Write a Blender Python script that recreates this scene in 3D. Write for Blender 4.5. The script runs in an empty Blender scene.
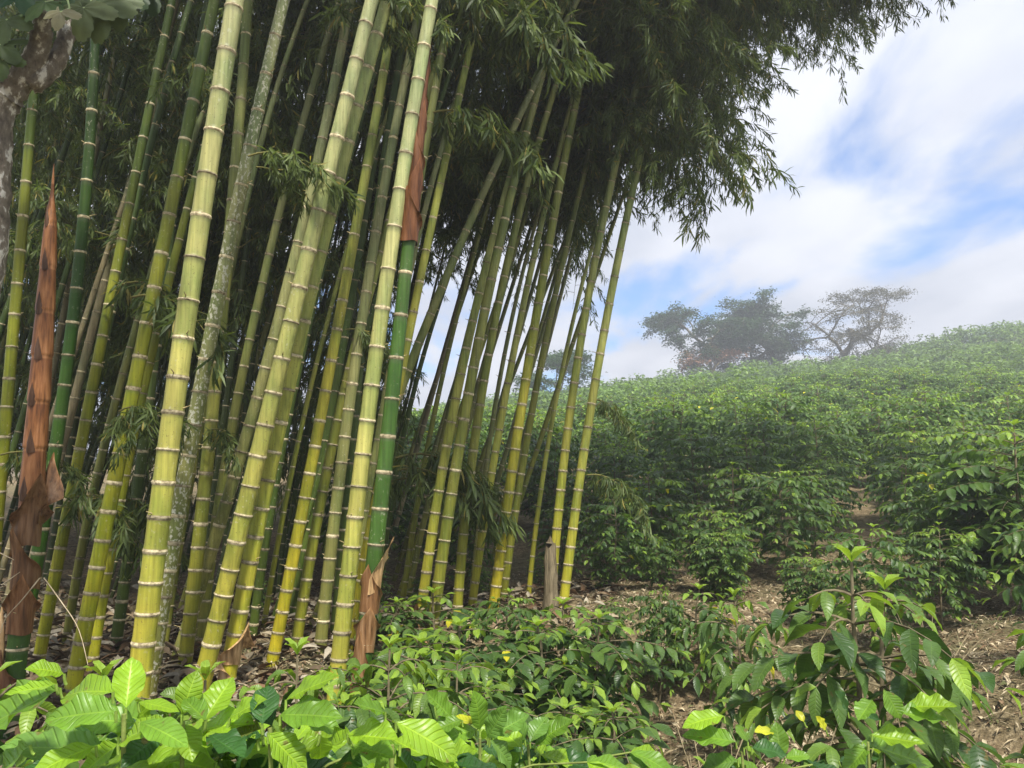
import bpy, math, random
import numpy as np
from mathutils import Vector, Matrix, Euler
R = math.radians
rng = np.random.default_rng(7)
random.seed(7)
S = bpy.context.scene
COL = S.collection

# ------------------------------------------------------------------ camera
F = 770.0; CH = 1.9; PITCH = math.atan(86/770.0)
cam = bpy.data.objects.new('camera', bpy.data.cameras.new('camera')); COL.objects.link(cam)
cam.data.sensor_width = 36; cam.data.lens = 36*F/1024
cam.location = (0, 0, CH); cam.rotation_euler = (R(90)+PITCH, 0, 0)
cam.data.clip_start = 0.05; cam.data.clip_end = 3000
S.camera = cam
CP, SP = math.cos(PITCH), math.sin(PITCH)
def at(u, v, y):
    """world point at forward distance y that the photograph shows at pixel u,v"""
    a = (u-512)/F; b = (384-v)/F
    dx, dy, dz = a, CP - b*SP, SP + b*CP
    k = y/dy
    return np.array([dx*k, y, CH+dz*k])
def pix(p):
    p = np.asarray(p, float)
    x, y, z = p[..., 0], p[..., 1], p[..., 2]-CH
    d = y*CP + z*SP; up = -y*SP + z*CP
    d = np.maximum(d, .01)
    return 512+F*x/d, 384-F*up/d

# ------------------------------------------------------------------ light
SUN_EL, SUN_AZ = R(60), R(165)      # azimuth clockwise from +Y; soft light from behind the camera, slightly right
SD = Vector((math.sin(SUN_AZ)*math.cos(SUN_EL), math.cos(SUN_AZ)*math.cos(SUN_EL), math.sin(SUN_EL)))
W = bpy.data.worlds.new('World'); S.world = W; W.use_nodes = True
nt = W.node_tree; N = nt.nodes; L = nt.links
for n in list(N): N.remove(n)
def nd(tree, t, **kw):
    n = tree.nodes.new(t)
    for k, v in kw.items():
        if k.startswith('i_'): n.inputs[k[2:].replace('_', ' ')].default_value = v
        else: setattr(n, k, v)
    return n
out = nd(nt, 'ShaderNodeOutputWorld'); bg = nd(nt, 'ShaderNodeBackground'); bg.inputs[1].default_value = 0.11
sky = nd(nt, 'ShaderNodeTexSky', sky_type='NISHITA', sun_disc=False, sun_elevation=SUN_EL, sun_rotation=SUN_AZ, altitude=1500, air_density=1.0, dust_density=1.0, ozone_density=2.0)
tc = nd(nt, 'ShaderNodeTexCoord'); sep = nd(nt, 'ShaderNodeSeparateXYZ'); L.new(tc.outputs['Generated'], sep.inputs[0])
za = nd(nt, 'ShaderNodeMath', operation='MAXIMUM'); za.inputs[1].default_value = 0.0; L.new(sep.outputs[2], za.inputs[0])
zb = nd(nt, 'ShaderNodeMath', operation='ADD'); zb.inputs[1].default_value = 0.16; L.new(za.outputs[0], zb.inputs[0])
dx = nd(nt, 'ShaderNodeMath', operation='DIVIDE'); L.new(sep.outputs[0], dx.inputs[0]); L.new(zb.outputs[0], dx.inputs[1])
dy = nd(nt, 'ShaderNodeMath', operation='DIVIDE'); L.new(sep.outputs[1], dy.inputs[0]); L.new(zb.outputs[0], dy.inputs[1])
cmb = nd(nt, 'ShaderNodeCombineXYZ'); L.new(dx.outputs[0], cmb.inputs[0]); L.new(dy.outputs[0], cmb.inputs[1])
mp = nd(nt, 'ShaderNodeMapping'); mp.inputs['Rotation'].default_value = (0, 0, R(-28)); mp.inputs['Scale'].default_value = (1.0, 0.55, 1); mp.inputs['Location'].default_value = (1.3, .4, 0)
L.new(cmb.outputs[0], mp.inputs[0])
n1 = nd(nt, 'ShaderNodeTexNoise'); n1.inputs['Scale'].default_value = 1.7; n1.inputs['Detail'].default_value = 7; n1.inputs['Roughness'].default_value = .55; n1.inputs['Distortion'].default_value = .35
L.new(mp.outputs[0], n1.inputs['Vector'])
cr = nd(nt, 'ShaderNodeValToRGB'); cr.color_ramp.elements[0].position = .31; cr.color_ramp.elements[1].position = .50
cr.color_ramp.interpolation = 'EASE'
L.new(n1.outputs[0], cr.inputs[0])
n2 = nd(nt, 'ShaderNodeTexNoise'); n2.inputs['Scale'].default_value = 2.6; n2.inputs['Detail'].default_value = 6; L.new(mp.outputs[0], n2.inputs['Vector'])
cc = nd(nt, 'ShaderNodeMixRGB'); cc.inputs[1].default_value = (2.9, 3.1, 3.6, 1); cc.inputs[2].default_value = (4.0, 4.12, 4.5, 1)
cr2 = nd(nt, 'ShaderNodeValToRGB'); cr2.color_ramp.elements[0].position = .35; cr2.color_ramp.elements[1].position = .62; L.new(n2.outputs[0], cr2.inputs[0])
L.new(cr2.outputs[0], cc.inputs[0])
skm = nd(nt, 'ShaderNodeMixRGB', blend_type='MULTIPLY'); skm.inputs[0].default_value = 1; skm.inputs[2].default_value = (.50, .76, 1.0, 1); L.new(sky.outputs[0], skm.inputs[1])
mx = nd(nt, 'ShaderNodeMixRGB'); L.new(cr.outputs[0], mx.inputs[0]); L.new(skm.outputs[0], mx.inputs[1]); L.new(cc.outputs[0], mx.inputs[2])
L.new(mx.outputs[0], bg.inputs[0]); L.new(bg.outputs[0], out.inputs[0])

sun = bpy.data.objects.new('sun', bpy.data.lights.new('sun', 'SUN')); COL.objects.link(sun)
sun.data.energy = 3.1; sun.data.angle = R(5.0); sun.data.color = (1, .95, .86)
sun.rotation_euler = SD.to_track_quat('Z', 'Y').to_euler(); sun.location = (0, 0, 60)
S.view_settings.view_transform = 'Standard'; S.view_settings.look = 'None'; S.view_settings.gamma = 1
S.view_settings.exposure = 1.32
S.cycles.max_bounces = 6; S.cycles.transmission_bounces = 4; S.cycles.diffuse_bounces = 3; S.cycles.volume_bounces = 0
S.cycles.use_denoising = True

# ------------------------------------------------------------------ helpers
class MB:
    """collects geometry with colour and leaf coordinates per vertex"""
    def __init__(s): s.v = []; s.f = []; s.c = []; s.t = []; s.m = []; s.n = 0
    def add(s, v, f, col=(1, 1, 1), uv=None, mi=0):
        v = np.asarray(v, float).reshape(-1, 3); k = len(v)
        f = np.asarray(f, int)
        if f.ndim == 1: f = f.reshape(-1, 4)
        s.v.append(v); s.f.append(f+s.n)
        c = np.asarray(col, float); c = np.broadcast_to(c, (k, 3)); s.c.append(c)
        s.t.append(np.zeros((k, 2)) if uv is None else np.asarray(uv, float))
        s.m.append(np.broadcast_to(np.asarray(mi), (len(f),))); s.n += k
    def mesh(s, name, mats, smooth=True):
        v = np.concatenate(s.v); c = np.concatenate(s.c); t = np.concatenate(s.t)
        fs = s.f
        me = bpy.data.meshes.new(name)
        me.vertices.add(len(v)); me.vertices.foreach_set('co', v.astype(np.float32).ravel())
        loops = np.concatenate([a.ravel() for a in fs]); sizes = np.concatenate([np.full(len(a), a.shape[1]) for a in fs])
        me.loops.add(len(loops)); me.loops.foreach_set('vertex_index', loops.astype(np.int32))
        me.polygons.add(len(sizes))
        st = np.concatenate([[0], np.cumsum(sizes)[:-1]])
        me.polygons.foreach_set('loop_start', st.astype(np.int32)); me.polygons.foreach_set('loop_total', sizes.astype(np.int32))
        me.polygons.foreach_set('material_index', np.concatenate(s.m).astype(np.int32))
        me.polygons.foreach_set('use_smooth', np.full(len(sizes), smooth))
        a = me.attributes.new('Col', 'FLOAT_COLOR', 'POINT'); a.data.foreach_set('color', np.concatenate([c, np.ones((len(c), 1))], 1).astype(np.float32).ravel())
        a = me.attributes.new('luv', 'FLOAT2', 'POINT'); a.data.foreach_set('vector', t.astype(np.float32).ravel())
        for m in mats: me.materials.append(m)
        me.update(); me.validate()
        return me
    def build(s, name, mats, parent=None, smooth=True):
        if not isinstance(mats, (list, tuple)): mats = [mats]
        o = bpy.data.objects.new(name, s.mesh(name, mats, smooth)); COL.objects.link(o); o.parent = parent
        return o
def link(name, me, parent=None):
    o = bpy.data.objects.new(name, me); COL.objects.link(o); o.parent = parent; return o
def tag(o, label=None, cat=None, group=None, kind=None):
    if label: o['label'] = label
    if cat: o['category'] = cat
    if group: o['group'] = group
    if kind: o['kind'] = kind
    return o
def empty(name, loc):
    o = bpy.data.objects.new(name, None); o.empty_display_size = .2; COL.objects.link(o); o.location = tuple(loc); return o
def frames(P):
    P = np.asarray(P, float); T = np.gradient(P, axis=0); T /= np.linalg.norm(T, axis=1)[:, None]+1e-9
    ref = np.array([0, 1., 0]) if abs(T[0][1]) < .9 else np.array([1., 0, 0])
    A = np.cross(T, ref); A /= np.linalg.norm(A, axis=1)[:, None]+1e-9
    B = np.cross(T, A); return T, A, B
def tube(mb, P, r, n=6, col=(1, 1, 1), mi=0, cap=True, ell=1.0):
    P = np.asarray(P, float); k = len(P); r = np.broadcast_to(np.asarray(r, float), (k,))
    T, A, B = frames(P)
    a = np.arange(n)/n*2*np.pi
    V = P[:, None] + r[:, None, None]*(np.cos(a)[None, :, None]*A[:, None]*ell + np.sin(a)[None, :, None]*B[:, None])
    i = np.arange(k-1)[:, None]*n; j = np.arange(n)[None]; j2 = (j+1) % n
    f = np.stack([i+j, i+n+j, i+n+j2, i+j2], -1).reshape(-1, 4)
    c = np.asarray(col, float)
    if c.ndim == 2: c = np.repeat(c, n, 0)
    mi_ = np.repeat(mi, n) if np.ndim(mi) else mi
    uv = np.stack([np.repeat(np.linspace(0, 1, k), n), np.tile(np.arange(n)/n, k)], -1)
    mb.add(V, f, c, uv, mi_)
    if cap and n >= 3:
        for e, rev in ((0, False), (k-1, True)):
            q = V[e]; cen = P[e]
            vv = np.concatenate([q, [cen]]); idx = np.arange(n)
            ff = np.stack([idx, (idx+1) % n, np.full(n, n)], -1)
            if rev: ff = ff[:, ::-1]
            cc_ = c if c.ndim == 1 else c[(0 if e == 0 else -1)]
            mb.add(vv, ff, cc_, None, (mi if not np.ndim(mi) else mi[0 if e == 0 else -1]))
def smoothpts(P, n):
    P = np.asarray(P, float); t = np.linspace(0, len(P)-1, n); out_ = np.zeros((n, P.shape[1]))
    for q, x in enumerate(t):
        i = min(int(x), len(P)-2); u = x-i
        p0 = P[max(i-1, 0)]; p1 = P[i]; p2 = P[i+1]; p3 = P[min(i+2, len(P)-1)]
        out_[q] = .5*((2*p1)+(-p0+p2)*u+(2*p0-5*p1+4*p2-p3)*u*u+(-p0+3*p1-3*p2+p3)*u**3)
    return out_

# ------------------------------------------------------------------ materials
def newmat(name):
    m = bpy.data.materials.new(name); m.use_nodes = True; t = m.node_tree
    for n in list(t.nodes): t.nodes.remove(n)
    o = t.nodes.new('ShaderNodeOutputMaterial'); p = t.nodes.new('ShaderNodeBsdfPrincipled'); t.links.new(p.outputs[0], o.inputs[0])
    return m, t, o, p
def attr(t, n='Col'):
    a = t.nodes.new('ShaderNodeAttribute'); a.attribute_name = n; return a
def noise(t, scale, detail=4, vec=None, stretch=None, coord='Object', rough=.55):
    n = t.nodes.new('ShaderNodeTexNoise'); n.inputs['Scale'].default_value = scale; n.inputs['Detail'].default_value = detail; n.inputs['Roughness'].default_value = rough
    c = t.nodes.new('ShaderNodeTexCoord')
    src = c.outputs[coord]
    if stretch:
        m = t.nodes.new('ShaderNodeMapping'); m.inputs['Scale'].default_value = stretch; t.links.new(src, m.inputs[0]); src = m.outputs[0]
    t.links.new(src, n.inputs['Vector']); return n
def ramp(t, fac, stops):
    r = t.nodes.new('ShaderNodeValToRGB'); e = r.color_ramp.elements
    while len(e) < len(stops): e.new(.5)
    for k, (p, c) in enumerate(stops):
        e[k].position = p; e[k].color = (c, c, c, 1) if np.ndim(c) == 0 else tuple(c)+(1,)
    t.links.new(fac, r.inputs[0]); return r
def mixc(t, fac, a, b, mode='MIX'):
    m = t.nodes.new('ShaderNodeMixRGB'); m.blend_type = mode
    for s_, i in ((fac, 0), (a, 1), (b, 2)):
        if hasattr(s_, 'links') or hasattr(s_, 'is_linked'): t.links.new(s_, m.inputs[i])
        else: m.inputs[i].default_value = s_ if np.ndim(s_) == 0 else tuple(s_)+((1,) if len(s_) == 3 else ())
    return m
def bump(t, h, p, s=.3, d=.01):
    b = t.nodes.new('ShaderNodeBump'); b.inputs['Strength'].default_value = s; b.inputs['Distance'].default_value = d
    t.links.new(h, b.inputs['Height']); t.links.new(b.outputs[0], p.inputs['Normal']); return b
def math_(t, op, a, b=None):
    m = t.nodes.new('ShaderNodeMath'); m.operation = op
    for s_, i in ((a, 0), (b, 1)):
        if s_ is None: continue
        if hasattr(s_, 'is_linked'): t.links.new(s_, m.inputs[i])
        else: m.inputs[i].default_value = s_
    return m.outputs[0]

def leaf_material(name, trans=.3, rough=.4, veins=True, spec=.5, tmul=(1.5, 1.5, .7)):
    m, t, o, p = newmat(name)
    a = attr(t); n = noise(t, 14, 3); r = ramp(t, n.outputs[0], [(.3, .72), (.7, 1.2)])
    c = mixc(t, 1., a.outputs['Color'], r.outputs[0], 'MULTIPLY')
    src = c.outputs[0]
    if veins:
        ns = noise(t, 26, 3); fs = ramp(t, ns.outputs[0], [(.66, 0.), (.70, .8)]); src = mixc(t, fs.outputs[0], src, (.16, .12, .035)).outputs[0]
        uv = attr(t, 'luv'); sp = t.nodes.new('ShaderNodeSeparateXYZ'); t.links.new(uv.outputs['Vector'], sp.inputs[0])
        ab = math_(t, 'ABSOLUTE', sp.outputs[1]); off = math_(t, 'MULTIPLY', ab, .16)
        q = math_(t, 'SUBTRACT', sp.outputs[0], off); q = math_(t, 'MULTIPLY', q, 62.)
        w = math_(t, 'SINE', q); wv = math_(t, 'MULTIPLY', math_(t, 'ADD', w, 1.), .5)
        vein = math_(t, 'POWER', wv, 9.)
        mid = math_(t, 'LESS_THAN', ab, .05)
        vv = math_(t, 'MAXIMUM', math_(t, 'MULTIPLY', vein, .35), math_(t, 'MULTIPLY', mid, .8))
        c2 = mixc(t, vv, src, mixc(t, 1., src, (1.5, 1.35, 1.3), 'MULTIPLY').outputs[0]); src = c2.outputs[0]
        bump(t, math_(t, 'SUBTRACT', 1., math_(t, 'MAXIMUM', vein, mid)), p, .55, .0035)
    t.links.new(src, p.inputs['Base Color']); p.inputs['Roughness'].default_value = rough
    p.inputs['Specular IOR Level'].default_value = spec
    tr = t.nodes.new('ShaderNodeBsdfTranslucent'); tc_ = mixc(t, 1., src, tmul, 'MULTIPLY'); t.links.new(tc_.outputs[0], tr.inputs[0])
    mxs = t.nodes.new('ShaderNodeMixShader'); mxs.inputs[0].default_value = trans
    t.links.new(p.outputs[0], mxs.inputs[1]); t.links.new(tr.outputs[0], mxs.inputs[2]); t.links.new(mxs.outputs[0], o.inputs[0])
    return m
M_COF = leaf_material('coffee_leaf', .36, .38, spec=.42)
M_COFFAR = leaf_material('coffee_leaf_distant', .32, .46, veins=False, spec=.35)
M_BAM = leaf_material('bamboo_leaf', .42, .5, veins=False, spec=.35)
M_TREE = leaf_material('tree_leaf', .3, .55, veins=False, spec=.3)
M_BIG = leaf_material('lobed_leaf', .25, .55, veins=False, spec=.3)

def make_culm_mat(name, spots=.25):
    m, t, o, p = newmat(name); a = attr(t)
    n = noise(t, 1, 5, stretch=(60, 60, 2.2)); r = ramp(t, n.outputs[0], [(.3, .66), (.72, 1.2)])
    c = mixc(t, 1., a.outputs['Color'], r.outputs[0], 'MULTIPLY')
    n2 = noise(t, 5, 5, stretch=(1, 1, .45)); f2 = ramp(t, n2.outputs[0], [(.40, 0.), (.62, .8)])
    c2 = mixc(t, f2.outputs[0], c.outputs[0], mixc(t, 1., c.outputs[0], (.5, .66, .55), 'MULTIPLY').outputs[0])
    n3 = noise(t, 55, 3, stretch=(1, 1, .7)); f3 = ramp(t, n3.outputs[0], [((.62 if spots < .8 else .53), 0.), ((.70 if spots < .8 else .60), spots)])
    n5 = noise(t, 2.2, 2); f5 = ramp(t, n5.outputs[0], [(.42, 0.), (.6, 1.)])
    f35 = math_(t, 'MULTIPLY', f3.outputs[0], f5.outputs[0]) if spots < .8 else f3.outputs[0]
    c3 = mixc(t, f35, c2.outputs[0], (.52, .51, .38))
    n4 = noise(t, 90, 2); f4 = ramp(t, n4.outputs[0], [(.65, 0.), (.71, .65)])
    c4 = mixc(t, f4.outputs[0], c3.outputs[0], (.10, .07, .03))
    t.links.new(c4.outputs[0], p.inputs['Base Color']); p.inputs['Roughness'].default_value = .48; p.inputs['Specular IOR Level'].default_value = .25
    bump(t, n.outputs[0], p, .12, .004)
    return m
M_CULM = make_culm_mat('bamboo_culm_skin', .5)
M_LICHEN = make_culm_mat('bamboo_culm_lichen', .95)
def simple(name, stops, scale=8, stretch=None, rough=.7, bs=.4, bd=.01, usecol=False, detail=6):
    m, t, o, p = newmat(name); n = noise(t, scale, detail, stretch=stretch, rough=.62)
    r = ramp(t, n.outputs[0], stops); src = r.outputs[0]
    if usecol: src = mixc(t, 1., r.outputs[0], attr(t).outputs['Color'], 'MULTIPLY').outputs[0]
    t.links.new(src, p.inputs['Base Color']); p.inputs['Roughness'].default_value = rough; p.inputs['Specular IOR Level'].default_value = .25
    bump(t, n.outputs[0], p, bs, bd); return m
M_RING = simple('node_ring', [(.3, (.15, .11, .05)), (.6, (.74, .65, .42))], 42, usecol=True, rough=.8)
M_SHEATH = simple('culm_sheath', [(.34, (.10, .05, .022)), (.5, (.25, .13, .055)), (.75, (.42, .26, .14))], 1, (46, 46, 4), .42, .8, .006, usecol=True)
M_STRAW = simple('dry_straw', [(.3, (.30, .23, .13)), (.7, (.62, .52, .36))], 20, rough=.8, usecol=True)
M_BARK = simple('tree_bark', [(.32, (.075, .06, .045)), (.52, (.20, .17, .13)), (.60, (.60, .57, .50))], 22, (1, 1, .6), .9, .8, .02)
M_TWIG = simple('twig', [(.3, (.10, .08, .045)), (.7, (.24, .20, .12))], 20, rough=.8, usecol=True)
M_STUMP = simple('stump_wood', [(.3, (.07, .055, .03)), (.7, (.32, .26, .16))], 1, (45, 45, 5), .9, .9, .02)
M_LIT = simple('litter', [(.2, .6), (.8, 1.2)], 30, rough=.85, usecol=True)

# ground
m, t, o, p = newmat('mulched_soil')
na = noise(t, 1.1, 6); nb = noise(t, 16, 8, rough=.7); nc = noise(t, 70, 4)
ra = ramp(t, nb.outputs[0], [(.3, (.06, .043, .024)), (.5, (.22, .165, .095)), (.68, (.40, .32, .20))])
rb = ramp(t, na.outputs[0], [(.42, 0.), (.62, .55)])
g1 = mixc(t, rb.outputs[0], ra.outputs[0], (.075, .085, .035))
rc = ramp(t, nc.outputs[0], [(.3, .6), (.7, 1.35)])
g2 = mixc(t, 1., g1.outputs[0], rc.outputs[0], 'MULTIPLY')
t.links.new(g2.outputs[0], p.inputs['Base Color']); p.inputs['Roughness'].default_value = .95; p.inputs['Specular IOR Level'].default_value = .1
bump(t, nb.outputs[0], p, .9, .05); M_SOIL = m

# ------------------------------------------------------------------ terrain
def sstep(a, b, x):
    q = np.clip((x-a)/(b-a), 0, 1); return q*q*(3-2*q)
def H(x, y):
    x = np.asarray(x, float); y = np.asarray(y, float)
    y0 = 9.3 - .45*np.clip(x, 0, 6)
    a0 = 6.3 - 3.6*sstep(-.5, -1.9, x) - 2.4*sstep(1.5, 4, x)
    zr = np.clip(6.5 + .16*x, 1.5, 30) + .5*np.sin(x*.11+1)*sstep(30, 70, y)
    q = np.clip((y-y0)/(80-y0), 0, None)
    qa = np.where(q < 1, q**.95, 1.)
    hill = zr*np.minimum(qa, 1.)
    hill = hill*sstep(-.01, .05, q)*np.where(y > 80, np.clip(1-((y-80)/70)**2, -1.2, 1), 1)
    far = np.where(y < -5, -.03*(np.abs(y)-5), 0)
    n = .045*np.sin(x*1.9+y*.7)+.04*np.sin(x*.8-y*1.6+1)+.02*np.sin(x*5+2*y)*np.cos(y*4)
    und = .35*np.sin(x*.21+y*.13)*sstep(15, 40, y)
    return hill + n + und + far + .52*sstep(0, 1.3, y-a0)
gx = np.concatenate([np.linspace(-900, -60, 22)[:-1], np.linspace(-60, -10, 40)[:-1], np.linspace(-10, 14, 170)[:-1], np.linspace(14, 75, 70)[:-1], np.linspace(75, 900, 22)])
gy = np.concatenate([np.linspace(-300, -5, 20)[:-1], np.linspace(-5, 16, 150)[:-1], np.linspace(16, 110, 100)[:-1], np.linspace(110, 1500, 30)])
X, Y = np.meshgrid(gx, gy); Z = H(X, Y); Z += rng.normal(0, .008, Z.shape)*(np.abs(Y) < 16)
nx, ny = len(gx), len(gy); i, j = np.meshgrid(np.arange(nx-1), np.arange(ny-1)); b = j*nx+i
mb = MB(); mb.add(np.stack([X, Y, Z], -1), np.stack([b, b+1, b+nx+1, b+nx], -1).reshape(-1, 4))
tag(mb.build('ground', M_SOIL), kind='structure')
def h(x, y): return float(H(x, y))

# litter: straw, dry leaves and crumbs lying on the soil
def leaf_template(nx_=2, ny_=1, Lr=1., Wr=.1, fold=.3, curl=.3, wave=0., shape=1., tipp=.0, fr=9):
    t_ = np.linspace(0, 1, nx_+1); s_ = np.linspace(-1, 1, 2*ny_+1)
    T, S_ = np.meshgrid(t_, s_, indexing='ij')
    w = np.sin(np.pi*np.clip(T, 0, 1)**shape)**.82*Wr/2*np.clip(.25+T/.16, 0, 1) + tipp*(1-T)
    w = np.where(T > .86, w*(1-.3*(T-.86)/.14), w)
    if tipp: w = np.where(T > .8, w*(1-.35*((T-.8)/.2)), w)
    w = np.maximum(w, .0015)
    ang = curl*T
    x = np.where(abs(curl) > 1e-3, np.sin(ang)/max(abs(curl), 1e-3)*np.sign(curl if curl else 1), T)
    z = -np.where(abs(curl) > 1e-3, (1-np.cos(ang))/max(abs(curl), 1e-3)*np.sign(curl if curl else 1), 0)
    z = z + fold*np.abs(S_)*w + wave*np.sin(T*fr+S_*1.5)*np.abs(S_)**1.5*w
    V = np.stack([x, S_*w, z], -1).reshape(-1, 3)
    m_ = 2*ny_+1; i_, j_ = np.meshgrid(np.arange(nx_), np.arange(2*ny_), indexing='ij'); b_ = i_*m_+j_
    Fc = np.stack([b_, b_+m_, b_+m_+1, b_+1], -1).reshape(-1, 4)
    UV = np.stack([T, S_], -1).reshape(-1, 2)
    return V, Fc, UV
def basis(d, up_):
    """rows: x axis d, y axis, z axis near up_  -> (N,3,3) columns are axes"""
    d = d/np.linalg.norm(d, axis=-1, keepdims=True)
    y = np.cross(up_, d); y /= np.linalg.norm(y, axis=-1, keepdims=True)+1e-9
    z = np.cross(d, y); return np.stack([d, y, z], -1)
def scatter(mb, tpl, P, D, U, L_, cols, Wm=1., mi=0):
    V, Fc, UV = tpl; n = len(P); k = len(V)
    Bm = basis(np.asarray(D, float), np.asarray(U, float))
    Wm = np.broadcast_to(np.asarray(Wm, float), (n,))
    sc = np.stack([L_, L_*Wm, L_*Wm], -1) if np.ndim(L_) else np.stack([np.full(n, L_), L_*Wm, L_*Wm], -1)
    v = np.einsum('nij,nkj->nki', Bm, V[None]*sc[:, None]) + np.asarray(P)[:, None]
    f = Fc[None] + (np.arange(n)*k)[:, None, None]
    mb.add(v, f.reshape(-1, Fc.shape[1]), np.repeat(cols, k, 0), np.tile(UV, (n, 1)), mi)

mb = MB()
n = 60000
yy = 1.2 + 9.0*rng.random(n)**1.0; xx = (rng.random(n)*1.5-.55)*(yy*.78+.6)
P = np.stack([xx, yy, H(xx, yy)+.012+.02*rng.random(n)], -1)
a = rng.random(n)*6.283; D = np.stack([np.cos(a), np.sin(a), rng.normal(0, .22, n)], -1); U = np.stack([rng.normal(0, .3, n), rng.normal(0, .3, n), np.ones(n)], -1)
c = np.array([[.38, .30, .18], [.52, .43, .28], [.16, .10, .055], [.24, .16, .09], [.5, .42, .28], [.12, .13, .05]])[rng.integers(0, 6, n)]*(.6+.6*rng.random((n, 1)))
big = rng.random(n) < .25
V1 = leaf_template(2, 1, 1, .12, .3, .5); V2 = leaf_template(2, 1, 1, .45, .4, .9)
scatter(mb, V1, P[~big], D[~big], U[~big], .03+.09*rng.random((~big).sum()), c[~big])
scatter(mb, V2, P[big], D[big], U[big], .025+.05*rng.random(big.sum()), c[big])
n = 5200; yy = 2.6+6.5*rng.random(n); xx = yy*(-.72+.85*rng.random(n)); P = np.stack([xx, yy, H(xx, yy)+.02+.05*rng.random(n)], -1); a = rng.random(n)*6.283
c = np.array([[.50, .42, .28], [.38, .28, .17], [.28, .17, .09], [.60, .53, .40]])[rng.integers(0, 4, n)]*(.3+.4*rng.random((n, 1)))
scatter(mb, leaf_template(3, 1, 1, .26, .8, .7), P, np.stack([np.cos(a), np.sin(a), rng.normal(0, .3, n)], -1), np.stack([rng.normal(0, .5, n), rng.normal(0, .5, n), np.ones(n)], -1), .08+.16*rng.random(n), c)
tag(mb.build('leaf_litter', M_LIT), 'dry straw and fallen leaves strewn over the bare brown soil', 'leaf litter', kind='stuff')

# ------------------------------------------------------------------ bamboo foliage sprays
TB = leaf_template(3, 1, 1, .115, .25, .7)
def spray_mesh(seed, length=1.25, nside=13, dens=1.0):
    g = np.random.default_rng(seed); mb = MB()
    tt = np.linspace(0, 1, 9)
    main = np.stack([length*tt*.85, .12*length*np.sin(tt*2+seed), length*(.30*tt-.75*tt**2.2)], -1)
    tube(mb, main, np.linspace(.007, .0015, 9), 4, (.9, 1.0, .5), 1, cap=False)
    P, D, C = [], [], []
    for k in range(nside):
        q = .12+.88*(k+g.random()*.6)/nside; idx = q*8; i0 = min(int(idx), 7); b0 = main[i0]+(main[i0+1]-main[i0])*(idx-i0)
        az = g.random()*6.283; ln = (.28+.30*g.random())*length*.8
        d0 = np.array([.45+.3*math.cos(az), .75*math.sin(az), .25+.3*g.random()])
        t2 = np.linspace(0, 1, 6)
        tw = b0 + ln*(t2[:, None]*d0 + np.array([0, 0, -1.0])*(t2[:, None]**2)*.95)
        tube(mb, tw, np.linspace(.003, .0008, 6), 3, (.8, 1., .4), 1, cap=False)
        ncl = max(4, int((7+3*g.random())*dens))
        for s_ in range(ncl):
            q2 = .25+.75*(s_+.5)/ncl; jj = q2*5; j0 = min(int(jj), 4); c0 = tw[j0]+(tw[j0+1]-tw[j0])*(jj-j0)
            dirv = tw[j0+1]-tw[j0]; dirv /= np.linalg.norm(dirv)
            for e in range(7 if s_ == ncl-1 else 5):
                sp_ = dirv*.55 + g.normal(0, .52, 3) + np.array([0, 0, -.55])
                P.append(c0+g.normal(0, .012, 3)); D.append(sp_); C.append(g.random())
    P = np.array(P); D = np.array(D); n_ = len(P); C = np.array(C)[:, None]
    cols = (1-C)*np.array([.055, .09, .026]) + C*np.array([.15, .20, .055])
    yl = g.random(n_) < .05; cols[yl] = (.28, .24, .06)
    U = g.normal(0, .5, (n_, 3))+np.array([0, 0, 1.]); U += np.array([1e-3, 2e-3, 0])
    scatter(mb, TB, P, D, U, .07+.075*g.random(n_), cols)
    return mb.mesh('bamboo_spray', [M_BAM, M_TWIG])
SPRAY = [spray_mesh(s) for s in range(6)]
SPRAY_S = [spray_mesh(20+s, .75, 8, .9) for s in range(3)]
SPRAY_N = [spray_mesh(30+s, .55, 9, 1.0) for s in range(3)]

# lower edge of the overhanging foliage against the sky, as pixels
EU = [598, 606, 640, 700, 740, 752, 762, 785, 793, 800, 850, 866, 880, 886, 892, 905, 950, 965]
EV = [300, 205, 212, 228, 236, 205, 190, 172, 120, 88, 100, 118, 100, 60, 8, 12, 6, -30]
def allowed(p, y):
    u, v = pix(p)
    if u > 598:
        if u < 665 and v > 100 and y < 8.3: return False
        if u > 965: return v < -25
        if 764 < u < 802 and 62 < v < 108: return False
        return v < np.interp(u, EU, EV)
    if u > 400:
        if 543 < u < 612 and -20 < v < 100 and y < 7.9: return False
        if v < 95: return True
        if v < 260: return y > 8.5 or (u < 470 and y > 7)
        return v < 330 and y > 8.2 and random.random() < .35
    return True

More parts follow.
